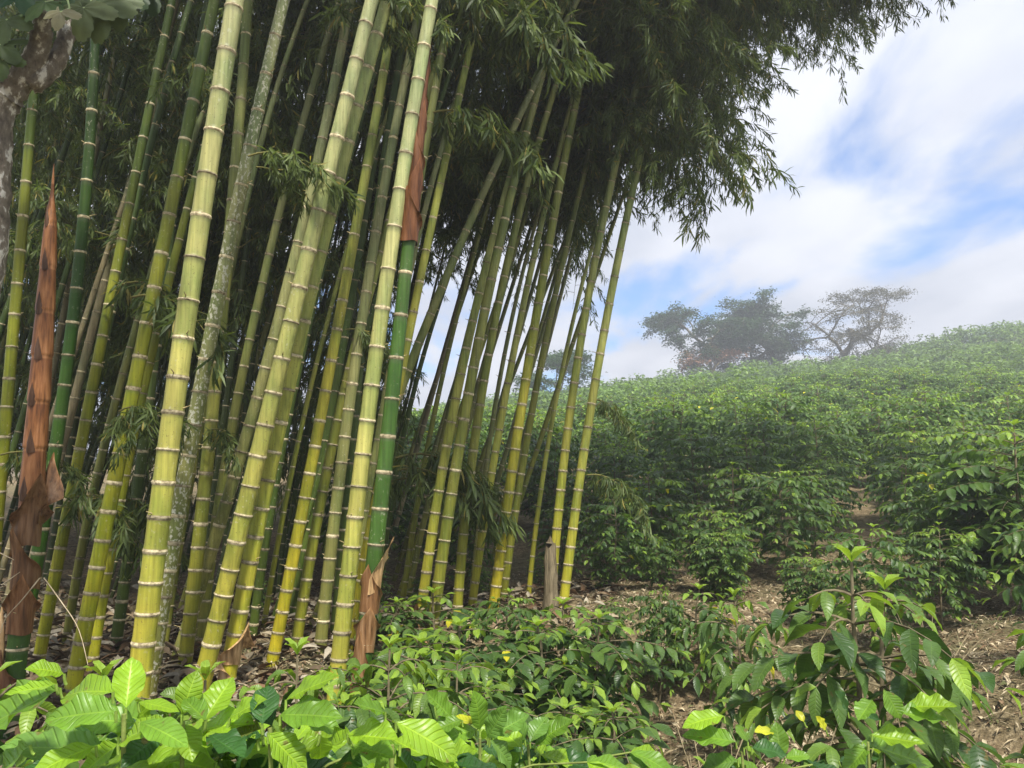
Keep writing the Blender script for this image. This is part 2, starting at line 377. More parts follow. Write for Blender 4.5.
# ------------------------------------------------------------------ culms
TINT = {  # low colour, high colour; shade overhead painted into the highs of yd, newd
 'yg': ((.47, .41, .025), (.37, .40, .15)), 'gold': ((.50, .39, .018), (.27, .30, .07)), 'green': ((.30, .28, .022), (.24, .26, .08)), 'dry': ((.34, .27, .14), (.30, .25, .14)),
 'dgreen': ((.10, .14, .018), (.07, .11, .03)), 'deep': ((.065, .085, .015), (.045, .065, .018)), 'newd': ((.075, .18, .014), (.035, .07, .012)), 'new': ((.06, .13, .018), (.07, .14, .028)), 'yd': ((.46, .42, .02), (.09, .13, .022)), 'pale': ((.48, .42, .03), (.45, .45, .22)),  # deep, dgreen: dark green culms, darkened further to paint the grove's shade
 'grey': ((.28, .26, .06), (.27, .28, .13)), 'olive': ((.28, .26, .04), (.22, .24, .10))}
def culm_path(pts, depth, lean, Ltot, archdir=(.9, -.15), bend=1.0):
    v0 = pts[0][1]
    W3 = []
    for (u, v) in pts:
        z1 = at(u, v, depth)[2]; yy_ = depth + lean*z1
        W3.append(at(u, v, yy_))
    W3 = np.array(W3); z = W3[:, 2]
    deg = 2 if len(pts) >= 4 else 1
    cx = np.polyfit(z, W3[:, 0], deg); cy = np.polyfit(z, W3[:, 1], 1)
    zlow = z.min(); sl = np.polyval(np.polyder(cx), zlow)
    def X_(q): return np.where(q >= zlow, np.polyval(cx, q), np.polyval(cx, zlow)+sl*(q-zlow))
    zb = .5
    for _ in range(4): zb = h(X_(zb), np.polyval(cy, zb))
    zb -= .06; zt = z.max()
    zz = np.arange(zb, zt, .12); P = [np.array([float(X_(q)), float(np.polyval(cy, q)), q]) for q in zz]
    d = P[-1]-P[-2]; d /= np.linalg.norm(d); s0 = sum(np.linalg.norm(P[k+1]-P[k]) for k in range(len(P)-1)); s = s0
    ad = np.array([archdir[0], archdir[1], -.55]); step = .15
    while s < Ltot:
        fr = (s-s0)/max(Ltot-s0, .1)
        d = d + ad*step*bend*(.02+.30*fr**1.4); d /= np.linalg.norm(d); P.append(P[-1]+d*step); s += step
    return np.array(P)
def resample(P):
    seg = np.linalg.norm(np.diff(P, axis=0), axis=1); s = np.concatenate([[0], np.cumsum(seg)])
    return s, lambda q: np.stack([np.interp(q, s, P[:, k]) for k in range(3)], -1)
def make_culm(P, r0, tint, nseg, Lt, node0=.14, node1=.32, mat=None, loc=None, grow=.12, stubs=True, seed=0, smax=None):
    g = np.random.default_rng(seed); s, fn = resample(P); smx = min(s[-1], smax or 99)
    lo, hi = np.array(TINT[tint][0]), np.array(TINT[tint][1])
    lo = lo*(.85+.3*g.random()); hi = hi*(.85+.3*g.random())
    q = 0.02; nodes = []
    while q < smx:
        nodes.append(q); q += node0+(node1-node0)*min(1, q/3.2)*(.84+.32*g.random())
    ss, rr, cc_, mi = [], [], [], []
    def rad(x): return r0*max(.04, 1-.96*(x/Lt)**1.35)
    for k, q in enumerate(nodes):
        r = rad(q); e = min(.015, r*.32)*(.65+.6*g.random())
        nx_ = nodes[k+1] if k+1 < len(nodes) else min(q+.25, smx)
        ln = nx_-q
        f = min(1, q/4.2); base = lo*(1-f)+hi*f
        bn = base*(.88+.24*g.random())
        bloom = bn*.72+np.array([.30, .31, .22])*.28
        ring = np.array([1, .98, .95])*(.5+.6*g.random())
        rows = [(q-e*.95, 1.0*r, bloom, 0), (q-e*.75, 1.03*r, ring, 1), (q-e*.3, 1.075*r, ring, 1), (q, 1.10*r, ring*.9, 1), (q+e*.12, 1.055*r, ring*.75, 1), (q+e*.5, 1.04*r, ring*.8, 1), (q+e*.62, 1.01*r, bn*.6, 0),
                (q+e*1.8, .985*r, bn*.9, 0), (q+ln*.45, .975*r, bn, 0), (q+ln*.82, .985*r, bn*.97+.0*bloom, 0)]
        for a_, b_, c_, m_ in rows: ss.append(a_); rr.append(b_); cc_.append(c_); mi.append(m_)
    ss = np.clip(np.array(ss), 0, smx); o_ = np.argsort(ss, kind='stable'); ss = ss[o_]; rr = np.array(rr)[o_]; cc_ = np.array(cc_)[o_]; mi = np.array(mi)[o_]
    mb = MB(); PP = fn(ss) - loc
    # frames from the smooth path
    e_ = 1e-2; T = fn(np.clip(ss+e_, 0, smx+.02))-fn(np.clip(ss-e_, 0, smx)); T /= np.linalg.norm(T, axis=1)[:, None]+1e-9
    A = np.cross(T, np.array([0, 1., 0])); A /= np.linalg.norm(A, axis=1)[:, None]; B = np.cross(T, A)
    an = np.arange(nseg)/nseg*2*np.pi
    V = PP[:, None]+rr[:, None, None]*(np.cos(an)[None, :, None]*A[:, None]+np.sin(an)[None, :, None]*B[:, None])
    k_ = len(ss); i_ = np.arange(k_-1)[:, None]*nseg; j_ = np.arange(nseg)[None]; j2 = (j_+1) % nseg
    f = np.stack([i_+j_, i_+j2, i_+nseg+j2, i_+nseg+j_], -1).reshape(-1, 4)
    mb.add(V, f, np.repeat(cc_, nseg, 0), None, np.repeat(np.maximum(mi[:-1], mi[1:])*((mi[:-1]+mi[1:]) > 0), nseg))
    if stubs:
        for q in nodes:
            if q < 5 and g.random() < .55:
                az = g.random()*6.283; r = rad(q); c0 = fn(np.array([q]))[0]-loc; dv = np.array([math.cos(az), math.sin(az), .35])
                tube(mb, [c0+dv*r*.9, c0+dv*(r+.012+.035*g.random())], [.005, .0015], 5, (.8, .75, .6), 1)
    return mb, nodes, fn, rad
ALLP = []
nspray = 0
def add_sprays(root, P, loc, s_from, s_to, count, seed, meshes=SPRAY, ybias=None, sc=(.8, 1.25), free=False, azs=None):
    global nspray
    g = random.Random(seed); s, fn = resample(P); n_ = 0
    for k in range(count):
        for tr in range(12):
            q = g.uniform(s_from, min(s_to, s[-1]-.02)); b0 = fn(np.array([q]))[0]
            az = g.uniform(0, 6.283) if azs is None else g.choice(azs)+g.uniform(-.4, .4); sc_ = g.uniform(*sc); tilt = g.uniform(-.35, .45)
            tip = b0 + sc_*np.array([math.cos(az)*1.05, math.sin(az)*1.05, -.5]); mid = b0 + sc_*np.array([math.cos(az)*.6, math.sin(az)*.6, -.05]); low = b0+sc_*np.array([math.cos(az)*.8, math.sin(az)*.8, -.75])
            if free or all(allowed(p_, b0[1]) for p_ in (tip, mid, low)): break
        else: continue
        o_ = link('leafy_branch', g.choice(meshes), root); o_.location = tuple(b0-loc)
        o_.rotation_euler = (g.uniform(-.3, .3), -tilt, az); o_.scale = (sc_,)*3; n_ += 1
    nspray += n_

# measured culms: label, points from the bottom up, distance, radius, tint, arguments
G1 = 'bamboo culms at the edge of the grove'
CUL = [
 ('thick pale yellow green culm, the widest and nearest, second lichen free one left of centre-left', [(140,668),(161,512),(195,256),(217,105),(236,0)], 4.3, .0655, 'pale', {}),
]
CUL = [
 ('thickest and nearest culm, pale yellow green, rising unobstructed left of the lichen spotted one', [(140,668),(161,512),(195,256),(217,105),(236,0)], 4.3, .066, 'pale', dict(L=16, s=0)),
 ('lichen speckled culm crossing just behind the thickest pale culm', [(153,658),(180,512),(200,384),(227,256),(245,170),(284,0)], 4.9, .054, 'grey', dict(L=14, mat='lichen')),
 ('plain green culm close behind the lichen speckled one, a leaf tuft at mid height', [(187,645),(203,500),(215,383),(225,300),(237,130),(249,0)], 5.6, .053, 'green', dict(L=13)),
 ('thick yellow culm leaning in front of the lime one with torn foot sheath', [(203,690),(218,605),(252,476),(287,339),(320,213),(350,87),(371,0)], 4.9, .060, 'pale', dict(L=15)),
 ('dull green culm crossing behind the thick leaning yellow culm', [(214,560),(230,456),(257,396),(283,323),(308,213),(328,107),(350,0)], 5.8, .050, 'grey', dict(L=14)),
 ('lime green culm with a torn dry sheath round its foot', [(232,655),(248,565),(267,483),(280,429),(293,356),(316,270)], 5.1, .058, 'yg', dict(L=14)),
 ('slim golden yellow culm standing clear left of the group of four', [(272,665),(287,592),(305,489),(320,423),(335,333),(357,233),(383,78),(390,30)], 5.6, .048, 'gold', dict(L=12)),
 ('whitish culm with bare pale top, directly left of the new green shoot', [(340,660),(353,522),(372,389),(395,227),(412,117),(432,0)], 5.0, .060, 'pale', dict(L=15)),
 ('yellow culm glimpsed between the whitish culm and the sheathed new shoot', [(348,655),(358,589),(366,540),(390,440),(408,339),(420,283),(435,207),(450,133),(466,70)], 5.9, .042, 'gold', dict(L=12)),
 ('green culm whose leafy top rises right of the red brown sheath', [(385,440),(405,300),(418,187),(427,133),(435,83),(450,20)], 5.7, .044, 'green', dict(L=13)),
 ('strongly leaning culm that crosses behind the others right of the new shoot', [(372,470),(407,369),(430,309),(450,266),(487,200),(512,125)], 6.6, .050, 'olive', dict(L=11)),
 ('green culm with a curled dry sheath at its foot, third right of the new shoot', [(433,620),(447,532),(467,396),(480,339),(498,250),(520,153),(537,95)], 6.8, .057, 'green', dict(L=12)),
 ('yellow green culm just left of the culm with the curled foot sheath', [(420,622),(433,529),(450,423),(463,366),(490,256),(503,200)], 7.1, .051, 'yg', dict(L=11)),
 ('slender green culm whose foot stands half behind young coffee leaves', [(458,600),(465,525),(478,406),(495,326),(507,266),(547,113)], 7.5, .053, 'green', dict(L=11)),
 ('long straight golden culm, tallest of the row, with clean yellow foot', [(492,602),(507,525),(518,429),(530,353),(546,270),(557,193),(570,123),(585,57),(598,5)], 7.6, .056, 'gold', dict(L=14, arch=2.2, n=60)),
 ('thin yellow culm immediately left of the long straight golden one', [(473,600),(483,532),(493,456),(505,399),(517,339),(532,263),(553,180),(569,110)], 7.9, .046, 'yg', dict(L=11)),
 ('grey green culm just right of the long straight golden one', [(503,590),(513,539),(530,423),(547,329),(562,263),(572,225)], 8.3, .046, 'green', dict(L=11)),
 ('culm rising from behind the cut brown stump', [(552,590),(557,525),(565,449),(573,396),(582,336),(592,276),(607,200),(622,140)], 7.9, .051, 'yg', dict(L=13, arch=2.4, n=60)),
 ('rightmost culm of the grove, standing free against hill and sky', [(563,605),(567,572),(575,519),(592,403),(602,343),(613,283),(623,233),(640,160),(652,107)], 7.7, .052, 'yg', dict(L=13.5, arch=2.7, n=80)),
 ('very thin culm left of the stump culm, third from the right edge', [(530,582),(537,519),(547,449),(558,389),(570,336),(588,263),(598,225)], 8.6, .031, 'yg', dict(L=10)),
 ('thin green culm behind the left side of the hanging leaf tuft', [(403,598),(415,522),(430,429),(443,373),(457,323),(470,266)], 8.2, .034, 'green', dict(L=9)),
 ('thin dull culm half hidden behind the slender green culm', [(482,503),(487,456),(495,406),(507,343),(522,276),(545,190)], 8.9, .034, 'grey', dict(L=10)),
 ('short brownish thin culm with broken looking foot among dark leaves', [(409,590),(417,555),(425,519),(446,420),(466,340)], 8.6, .036, 'olive', dict(L=9)),
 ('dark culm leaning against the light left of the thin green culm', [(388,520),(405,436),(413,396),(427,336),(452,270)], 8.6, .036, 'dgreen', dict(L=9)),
 ('olive culm at the far left, left of the brown sheathed shoot', [(2,470),(5,423),(13,323),(20,256),(25,200),(30,140),(36,60)], 5.4, .045, 'yd', dict(L=12)),
 ('smooth dark green young culm directly right of the brown sheathed shoot', [(38,560),(48,489),(62,406),(68,349),(77,289),(88,187),(92,87),(97,0)], 5.3, .048, 'newd', dict(L=13)),
 ('yellow green culm between the dark green young culm and the double culms', [(62,545),(72,483),(88,403),(100,356),(113,289),(133,187),(157,67),(173,0)], 5.6, .045, 'yd', dict(L=13)),
 ('bright yellow culm fourth from the left, with the leaf tuft hanging over its middle', [(80,662),(93,582),(110,496),(130,399),(155,289),(182,167),(207,33),(214,0)], 4.9, .052, 'yd', dict(L=14)),
 ('thinner yellow culm close behind the bright one under the leaf tuft', [(95,648),(103,592),(115,532),(128,460),(148,370)], 5.6, .040, 'yd', dict(L=10)),
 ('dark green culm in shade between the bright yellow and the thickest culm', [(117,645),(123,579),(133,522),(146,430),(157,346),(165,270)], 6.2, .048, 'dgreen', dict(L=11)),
 ('orange tinged narrow culm behind the right side of the lichen speckled culm', [(163,650),(170,599),(180,545),(192,470),(206,395)], 5.9, .036, 'olive', dict(L=10)),
 ('olive culm between the plain green and the thick leaning yellow culm', [(200,640),(207,585),(217,532),(235,406),(245,356),(262,290)], 6.0, .043, 'olive', dict(L=11)),
 ('dark culm right behind the torn sheath of the lime green culm', [(248,662),(257,612),(267,532),(283,440),(303,350)], 6.3, .040, 'dgreen', dict(L=11)),
 ('shaded green culm right of the slim golden one', [(295,659),(303,599),(313,532),(330,460),(350,375),(372,280)], 5.9, .046, 'green', dict(L=11)),
 ('grey green culm touching the left side of the whitish culm', [(319,665),(325,599),(333,532),(350,396),(365,300),(385,190),(402,90)], 5.8, .050, 'grey', dict(L=12)),
 ('dim green culm at the lower left between young green culm and bright yellow culm', [(43,635),(57,562),(76,470),(96,380),(125,250)], 5.9, .043, 'dgreen', dict(L=11)),
 ('brownish thin culm beside the dim green one at the lower left', [(66,650),(72,600),(80,560),(94,490),(116,400)], 6.3, .038, 'olive', dict(L=10)),
 ('thin yellow culm in a narrow gap just left of the slim golden culm', [(262,640),(275,555),(290,480),(311,390),(330,310)], 6.6, .026, 'green', dict(L=9)),
 ('dark culm behind the upper part of the slim golden culm', [(330,420),(345,330),(362,240),(376,150),(388,60)], 6.9, .042, 'dgreen', dict(L=12)),
 ('green culm in the dark right behind the middle of the whitish culm', [(357,400),(365,300),(378,210),(391,120),(402,40)], 6.4, .044, 'dgreen', dict(L=12)),
 ('pale grey culm that runs beside the yellow one under the top centre leaves', [(385,400),(400,310),(420,233),(437,167),(452,110)], 6.6, .035, 'grey', dict(L=11)),
]
roots = []
for k, (lab, pts, dep, r0, tint, kw) in enumerate(CUL):
    lean = kw.get('lean', random.uniform(-.01, .05)); Lt = kw['L']
    P = culm_path(pts, dep, lean, Lt*.98, bend=kw.get('arch', .8), archdir=(.85, random.uniform(-.35, .25)))
    base = P[0].copy(); base[2] += .06
    root = empty('bamboo_culm', base); tag(root, lab, 'bamboo culm', G1)
    mat = M_LICHEN if kw.get('mat') else M_CULM
    mb, nodes, fn, rad = make_culm(P, r0*.93, tint, 18 if dep < 6.5 else 14, Lt, node0=.13 if dep < 6.5 else .15, node1=.27 if dep < 6.5 else .29, loc=base, seed=k)
    mb.build('stem', [mat, M_RING], root)
    roots.append((root, P, base, fn, rad, pts))
    topz = at(0, 0, dep)[2]
    if dep > 6.5: s_from = 4.6 if pts[-1][1] > 60 else 5.3; cnt = 26
    else: s_from = topz+.9; cnt = 15
    add_sprays(root, P, base, min(s_from, Lt*.7), Lt, kw.get('n', cnt), 100+k)

def arch_culm(lab, x, y, pts_z, Lt, r0, tint, cnt, sf, arch, ad, seed, grp=G1):
    P = [np.array([x, y, h(x, y)-.06])]; d = np.array([pts_z[0], pts_z[1], 1.]); d /= np.linalg.norm(d); s = 0
    ad = np.array([ad[0], ad[1], -.6])
    while s < Lt*.98:
        fr = max(0, (s-4.3)/(Lt-4.3)); d = d+ad*.15*arch*(.0+.32*fr**1.3); d /= np.linalg.norm(d); P.append(P[-1]+d*.15); s += .15
    P = np.array(P); base = P[0]+np.array([0, 0, .06])
    root = empty('bamboo_culm', base); tag(root, lab, 'bamboo culm', grp)
    mb, nodes, fn, rad = make_culm(P, r0, tint, 9, Lt, loc=base, seed=seed, stubs=False)
    mb.build('stem', [M_CULM, M_RING], root); add_sprays(root, P, base, sf, Lt, cnt, seed)
    return root, P
# culms whose stems stand in the dark of the grove; their tops arch over into the light
G2 = 'shaded culms deep inside the grove'
gl = random.Random(11)
DEEP = 'dim thin culm deep in the dark left part of the grove'
cnt = 0
while cnt < 78:
    y = gl.uniform(6.6, 14.5); u = gl.uniform(-260, 360 if y < 9 else 400); x = (u-512)/770*y
    if random.random() < .0: continue
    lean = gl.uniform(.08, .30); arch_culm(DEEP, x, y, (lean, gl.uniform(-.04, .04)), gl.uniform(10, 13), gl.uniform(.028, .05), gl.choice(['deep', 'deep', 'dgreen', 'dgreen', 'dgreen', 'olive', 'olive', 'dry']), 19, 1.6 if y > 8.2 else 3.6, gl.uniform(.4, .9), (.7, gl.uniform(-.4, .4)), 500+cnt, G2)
    cnt += 1
for k in range(44):
    y = gl.uniform(7.6, 13.5); u = gl.uniform(-60, 385); x = (u-512)/770*y
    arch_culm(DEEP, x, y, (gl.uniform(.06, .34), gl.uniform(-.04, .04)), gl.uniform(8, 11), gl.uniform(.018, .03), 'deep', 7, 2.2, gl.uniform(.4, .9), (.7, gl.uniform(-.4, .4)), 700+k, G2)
# right-hand tops that carry the foliage hanging against the sky
for k, (x, y, lx, Lt, arch, ady) in enumerate([(-.9, 9.3, .30, 12.5, .9, -.1), (-.4, 9.6, .34, 12, 1.2, -.2), (-1.3, 9.9, .33, 13, .8, 0), (-.1, 9.2, .38, 11.5, 1.3, -.1), (-1.7, 10.6, .36, 13, .9, -.3), (-.8, 10.3, .42, 12, 1.1, -.3), (-1.9, 9.0, .30, 12.5, .9, -.3), (-1.1, 8.9, .36, 13, .8, -.35), (-.6, 10.8, .31, 15, .75, -.1), (-.3, 11.3, .31, 15, .8, -.2), (-1.0, 10.4, .34, 15, .7, -.15), (-.1, 10.6, .29, 14.5, .95, -.3)]):
    arch_culm('dull culm standing behind the row of leaning culms right of the new shoot', x-.2, y, (lx*.9, 0), Lt, .034, gl.choice(['grey', 'green']), 50, 4.6, arch*1.8, (.9, ady), 800+k, 'back culms arching over to the right')
print('sprays', nspray)

# hand placed tufts low on the front culms
def near_spray(root_i, u, v, dep, az, sc, tilt, meshes=SPRAY_N):
    root, P, base, fn, rad, pts = roots[root_i]
    p_ = at(u, v, dep); o_ = link('leafy_branch', meshes[root_i % len(meshes)], root); o_.location = tuple(p_-base)
    o_.rotation_euler = (0, tilt, az); o_.scale = (sc,)*3
near_spray(27, 126, 412, 4.85, R(-20), .85, -.1); near_spray(27, 128, 418, 4.85, R(-60), .7, .1)
near_spray(1, 250, 158, 4.8, R(-10), 1.05, -.1); near_spray(1, 256, 168, 4.8, R(20), .7, .1)
near_spray(2, 205, 430, 5.5, R(-30), .7, .1); near_spray(2, 200, 445, 5.5, R(200), .55, .2)
near_spray(26, 60, 500, 5.6, R(-10), 1.3, 0); near_spray(26, 90, 500, 5.7, R(30), 1.3, .1); near_spray(24, 5, 455, 5.3, R(10), 1., 0)
near_spray(26, 110, 285, 5.6, R(-20), 1.4, 0); near_spray(27, 140, 300, 5.2, R(-10), 1.3, .1)
near_spray(11, 395, 458, 7.4, R(5), 2.0, 0); near_spray(10, 400, 470, 7.5, R(-20), 1.6, .1); near_spray(10, 420, 480, 7.6, R(170), 1.5, .1); near_spray(12, 440, 470, 7.6, R(10), 1.3, .1)
near_spray(18, 588, 475, 7.8, R(-15), 1.2, .2); near_spray(18, 586, 400, 7.9, R(10), 1.0, .2)
near_spray(34, 345, 330, 5.9, R(10), .8, .1); near_spray(9, 430, 120, 5.9, R(-5), 1.6, 0)
near_spray(8, 455, 20, 5.7, R(-10), 1.7, 0); near_spray(8, 470, 0, 5.7, R(0), 1.8, 0); near_spray(9, 440, 10, 5.8, R(-30), 1.6, 0)
near_spray(3, 368, 5, 5.2, R(-10), 1.1, 0); near_spray(3, 365, 30, 5.3, R(10), .9, 0)
near_spray(14, 540, -30, 7.6, R(5), 1.9, 0); near_spray(14, 560, -20, 7.7, R(-20), 1.9, 0); near_spray(14, 580, 95, 7.9, R(0), 1.5, 0)

# sheaths -----------------------------------------------------------------
def sheath(mb, c0, ax, r, ln, az0, span=4.6, flare=.35, tip=1.4, col=(1, 1, 1), curl=0., wob=.06, seed=0):
    """papery wrap round axis ax: straight lower edge, pointed upper edge, flaring outwards"""
    g = np.random.default_rng(seed); ax = ax/np.linalg.norm(ax); A = np.cross(ax, [0, 1., 0]); A /= np.linalg.norm(A); B = np.cross(ax, A)
    na_, nl = 17, 11; V = []; C = []; UV = []
    ph = g.random(3)*6
    for i_ in range(nl):
        t_ = i_/(nl-1)
        for j_ in range(na_):
            s_ = j_/(na_-1)*2-1; a_ = az0+s_*span/2*(1-.55*max(0, t_-.45)/.55)
            top = ln*(.55+(tip-.55)*(1-abs(s_))**1.3)
            zz_ = top*t_ + (0 if t_ > 0 else 0.02*math.sin(s_*7+ph[0])*ln)
            rr_ = r*(1.06+.02*j_/na_) + flare*r*max(0, t_-.55)**1.5*4*(.6+.6*math.sin(s_*2+ph[1])**2) + wob*r*math.sin(s_*6+t_*4+ph[2])*t_ + curl*r*t_**3*(1-abs(s_))*3 + .25*r*abs(s_)**8
            V.append(c0+ax*zz_+rr_*(math.cos(a_)*A+math.sin(a_)*B)); C.append(np.array(col)*(1.+(.55*(t_ > .9))+.35*(abs(s_) > .9))); UV.append((t_, s_))
    i_, j_ = np.meshgrid(np.arange(nl-1), np.arange(na_-1), indexing='ij'); b_ = i_*na_+j_
    mb.add(np.array(V), np.stack([b_, b_+1, b_+na_+1, b_+na_], -1).reshape(-1, 4), np.array(C), UV)
    Vi = np.array(V); cen = c0[None]+((Vi-c0)@ax)[:, None]*ax[None]; V2_ = cen+(Vi-cen)*.97
    mb.add(V2_, np.stack([b_, b_+na_, b_+na_+1, b_+1], -1).reshape(-1, 4), np.array(C)*.8, UV)
def along(fn, P, u, v):
    s, f2 = resample(P); uu, vv_ = pix(P); q = float(np.interp(-v, -vv_, s)) if vv_[0] > vv_[-1] else 0
    i_ = int(np.argmin(np.abs(vv_-v)+(np.arange(len(vv_)) > len(vv_)*.8)*1e3)); q = s[i_]; c = f2(np.array([q]))[0]; d = f2(np.array([q+.1]))[0]-c
    return c, d/np.linalg.norm(d), q
def sheath_on(ri, v, ln, az0, name='culm_sheath', **kw):
    root, P, base, fn, rad, pts = roots[ri]; c, d, q = along(fn, P, 0, v); mb = MB()
    sheath(mb, c-base, d, rad(q)*1.03, ln, az0, **kw); return mb.build(name, M_SHEATH, root)
sheath_on(5, 668, .20, 2.6, span=4.0, flare=.9, tip=1.4, col=(2.0, 2.4, 2.6), seed=1); sheath_on(5, 690, .22, .4, span=3.5, flare=1.4, tip=1.2, col=(2.2, 2.6, 3.), seed=2)
sheath_on(11, 668, .28, .2, span=5., flare=1.0, tip=1.2, col=(1.8, 2.0, 2.1), seed=3); sheath_on(18, 622, .17, -.4, span=4, flare=.8, tip=1.2, col=(2, 2.4, 2.6), seed=4)
sheath_on(12, 650, .22, 1.0, span=4.5, flare=.4, tip=1.0, col=(1.4, 1.5, 1.5), seed=5)

# new shoot right of the whitish culm: green stem, brown sheaths at foot and top
pts = [(360,670),(365,645),(375,560),(383,496),(390,439),(395,363),(403,276),(408,240),(412,200),(418,150),(425,93)]
P = culm_path(pts, 4.95, .02, 6.2, bend=.3); base = P[0]+np.array([0, 0, .06])
root = empty('bamboo_shoot', base); tag(root, 'fresh deep green shoot with red brown sheaths round its foot and pointed top', 'bamboo shoot')
mb, nodes, fn, rad = make_culm(P, .058, 'new', 18, 9.0, .16, .29, loc=base, seed=77, smax=3.9); mb.build('stem', [M_CULM, M_RING], root)
roots.append((root, P, base, fn, rad, pts)); NS = len(roots)-1
sheath_on(NS, 655, .30, 1.57+.3, span=5.8, flare=.14, tip=.95, col=(.95, .95, .95), seed=11)
sheath_on(NS, 615, .30, 1.57-.4, span=5.4, flare=.12, tip=1.0, col=(.8, .75, .7), seed=12)
sheath_on(NS, 700, .30, 1.2, span=5.6, flare=.10, tip=1.25, col=(.9, .9, .9), seed=13)
sheath_on(NS, 590, .40, 3.0, span=3.0, flare=.25, tip=.9, col=(2.0, 2.4, 2.6), seed=14, curl=.2)
# top: tapering stack of sheaths
mb = MB(); c, d, q = along(fn, P, 0, 243); s_, f2 = resample(P)
for k in range(7):
    qq = q+k*.21; c_ = f2(np.array([qq]))[0]; dd = f2(np.array([qq+.1]))[0]-c_; dd /= np.linalg.norm(dd)
    sheath(mb, c_-base, dd, .056*(1-k/8.5), .34, 1.57+(.5 if k % 2 else -.5), span=6.1, flare=.28 if k < 1 else .05, tip=1.1, col=np.array([.62, .46, .38])*(1-.05*k), seed=40+k)
mb.build('top_sheath', M_SHEATH, root)

# brown sheathed shoot at the far left
pts = [(6,735),(14,680),(20,640),(26,590),(30,530),(33,456),(38,389),(42,339),(47,273),(52,215),(55,155)]
P = culm_path(pts, 4.4, .03, 6.5, bend=.1); base = P[0]+np.array([0, 0, .06]); s_, fn = resample(P)
root = empty('bamboo_shoot', base); tag(root, 'tall pointed shoot wrapped in shiny brown sheaths with torn flaps below', 'bamboo shoot')
mb, nodes, fn, rad = make_culm(P, .055, 'new', 18, 9, .16, .27, loc=base, seed=78, smax=.95); mb.build('stem', [M_CULM, M_RING], root)
mb = MB(); _, _, q0 = along(fn, P, 0, 480); u_, v_ = pix(P); qt = s_[-1]
_, _, qtop = along(fn, P, 0, 155)
ks = np.linspace(q0-.35, qtop, 220); rr = np.interp(ks, [q0-.35, q0, q0+.9, q0+1.5, qtop-.2, qtop], [.056, .060, .052, .036, .011, .002])
step_ = .27; ph = ((ks-ks[0]) % step_)/step_; rr = rr*(1+.10*(1-ph)); PP = fn(ks)-base
col = np.stack([1.05-.45*ph, .85-.42*ph, .68-.35*ph], -1)+.5*(ph > .93)[:, None]
tube(mb, PP, rr, 20, col); body = mb.build('sheathed_stem', M_SHEATH, root)
q = ks[0]+step_; side = 0
while q < qtop-.25:
    c_ = fn(np.array([q]))[0]-base; r_ = float(np.interp(q, ks, rr)); dd = fn(np.array([q+.1]))[0]-base-c_; dd /= np.linalg.norm(dd)
    ox = .12*r_*(1 if side % 2 else -1); cc0 = c_+np.array([ox, -r_*1.02, 0]); w_ = r_*.48
    V = [cc0+np.array([-w_, .008, -.02]), cc0+np.array([0, -.012, -.03]), cc0+np.array([w_, .008, -.02]), cc0+dd*.035+np.array([w_*.7, -.002, 0]), cc0+dd*.115+np.array([0, -.006, 0]), cc0+dd*.035+np.array([-w_*.7, -.002, 0]), cc0+dd*.03+np.array([0, -.02, 0])]
    mb = MB(); mb.add(V, [[0, 1, 6], [1, 2, 6], [2, 3, 6], [3, 4, 6], [4, 5, 6], [5, 0, 6]], (.28, .26, .3)); q += step_; side += 1
    mb.build('sheath_blade', M_SHEATH, body)
roots.append((root, P, base, fn, lambda x: .06, pts)); NB = len(roots)-1
sheath_on(NB, 545, .34, 2.4, span=4.6, flare=.75, tip=1.2, col=(.62, .6, .6), seed=61); sheath_on(NB, 600, .32, 1.2, span=5.2, flare=.35, tip=1.1, col=(.6, .56, .55), seed=62)
sheath_on(NB, 635, .30, 2.0, span=5.4, flare=.3, tip=1.1, col=(.7, .62, .58), seed=63); sheath_on(NB, 712, .26, .9, span=5.2, flare=.45, tip=1.1, col=(.6, .5, .5), seed=64)
sheath_on(NB, 520, .26, 4.2, span=3, flare=1.0, tip=1.6, col=(.62, .58, .55), seed=65); sheath_on(NB, 690, .34, .2, span=1.3, flare=.5, tip=1.5, col=(2., 2.4, 2.6), seed=66)
for k, path in enumerate([[(44,578,4.3),(60,600,4.2),(78,628,4.15),(88,665,4.1)], [(0,553,4.3),(14,560,4.3)], [(2,585,4.3),(20,572,4.3)], [(40,578,4.25),(22,600,4.25),(4,622,4.25),(-6,660,4.25)]]):
    mb = MB(); tube(mb, smoothpts([at(*q_) for q_ in path], 14)-base, np.linspace(.004, .0015, 14), 5, (1, 1, 1)); mb.build('sheath_fibre', M_STRAW, root)

# cut stump
sx, sy, _ = at(550, 610, 7.55); sz = h(sx, sy); mb = MB(); g = np.random.default_rng(3)
zz = np.linspace(-.05, at(551, 543, 7.55)[2]-sz, 12); PP = np.stack([.02*zz+.008*np.sin(zz*9), 0*zz, zz], -1); tube(mb, PP, .068*(1+.10*g.random(12))*np.linspace(1.15, .7, 12), 12)
V = np.concatenate(mb.v[:1]); V[-12:, 2] += g.normal(0, .045, 12)
mb.v[0] = V + g.normal(0, .004, V.shape)
st = mb.build('cut_stump', M_STUMP); st.location = (sx, sy, sz); tag(st, 'short grey brown dead culm stump in front of the two rightmost culms', 'stump')

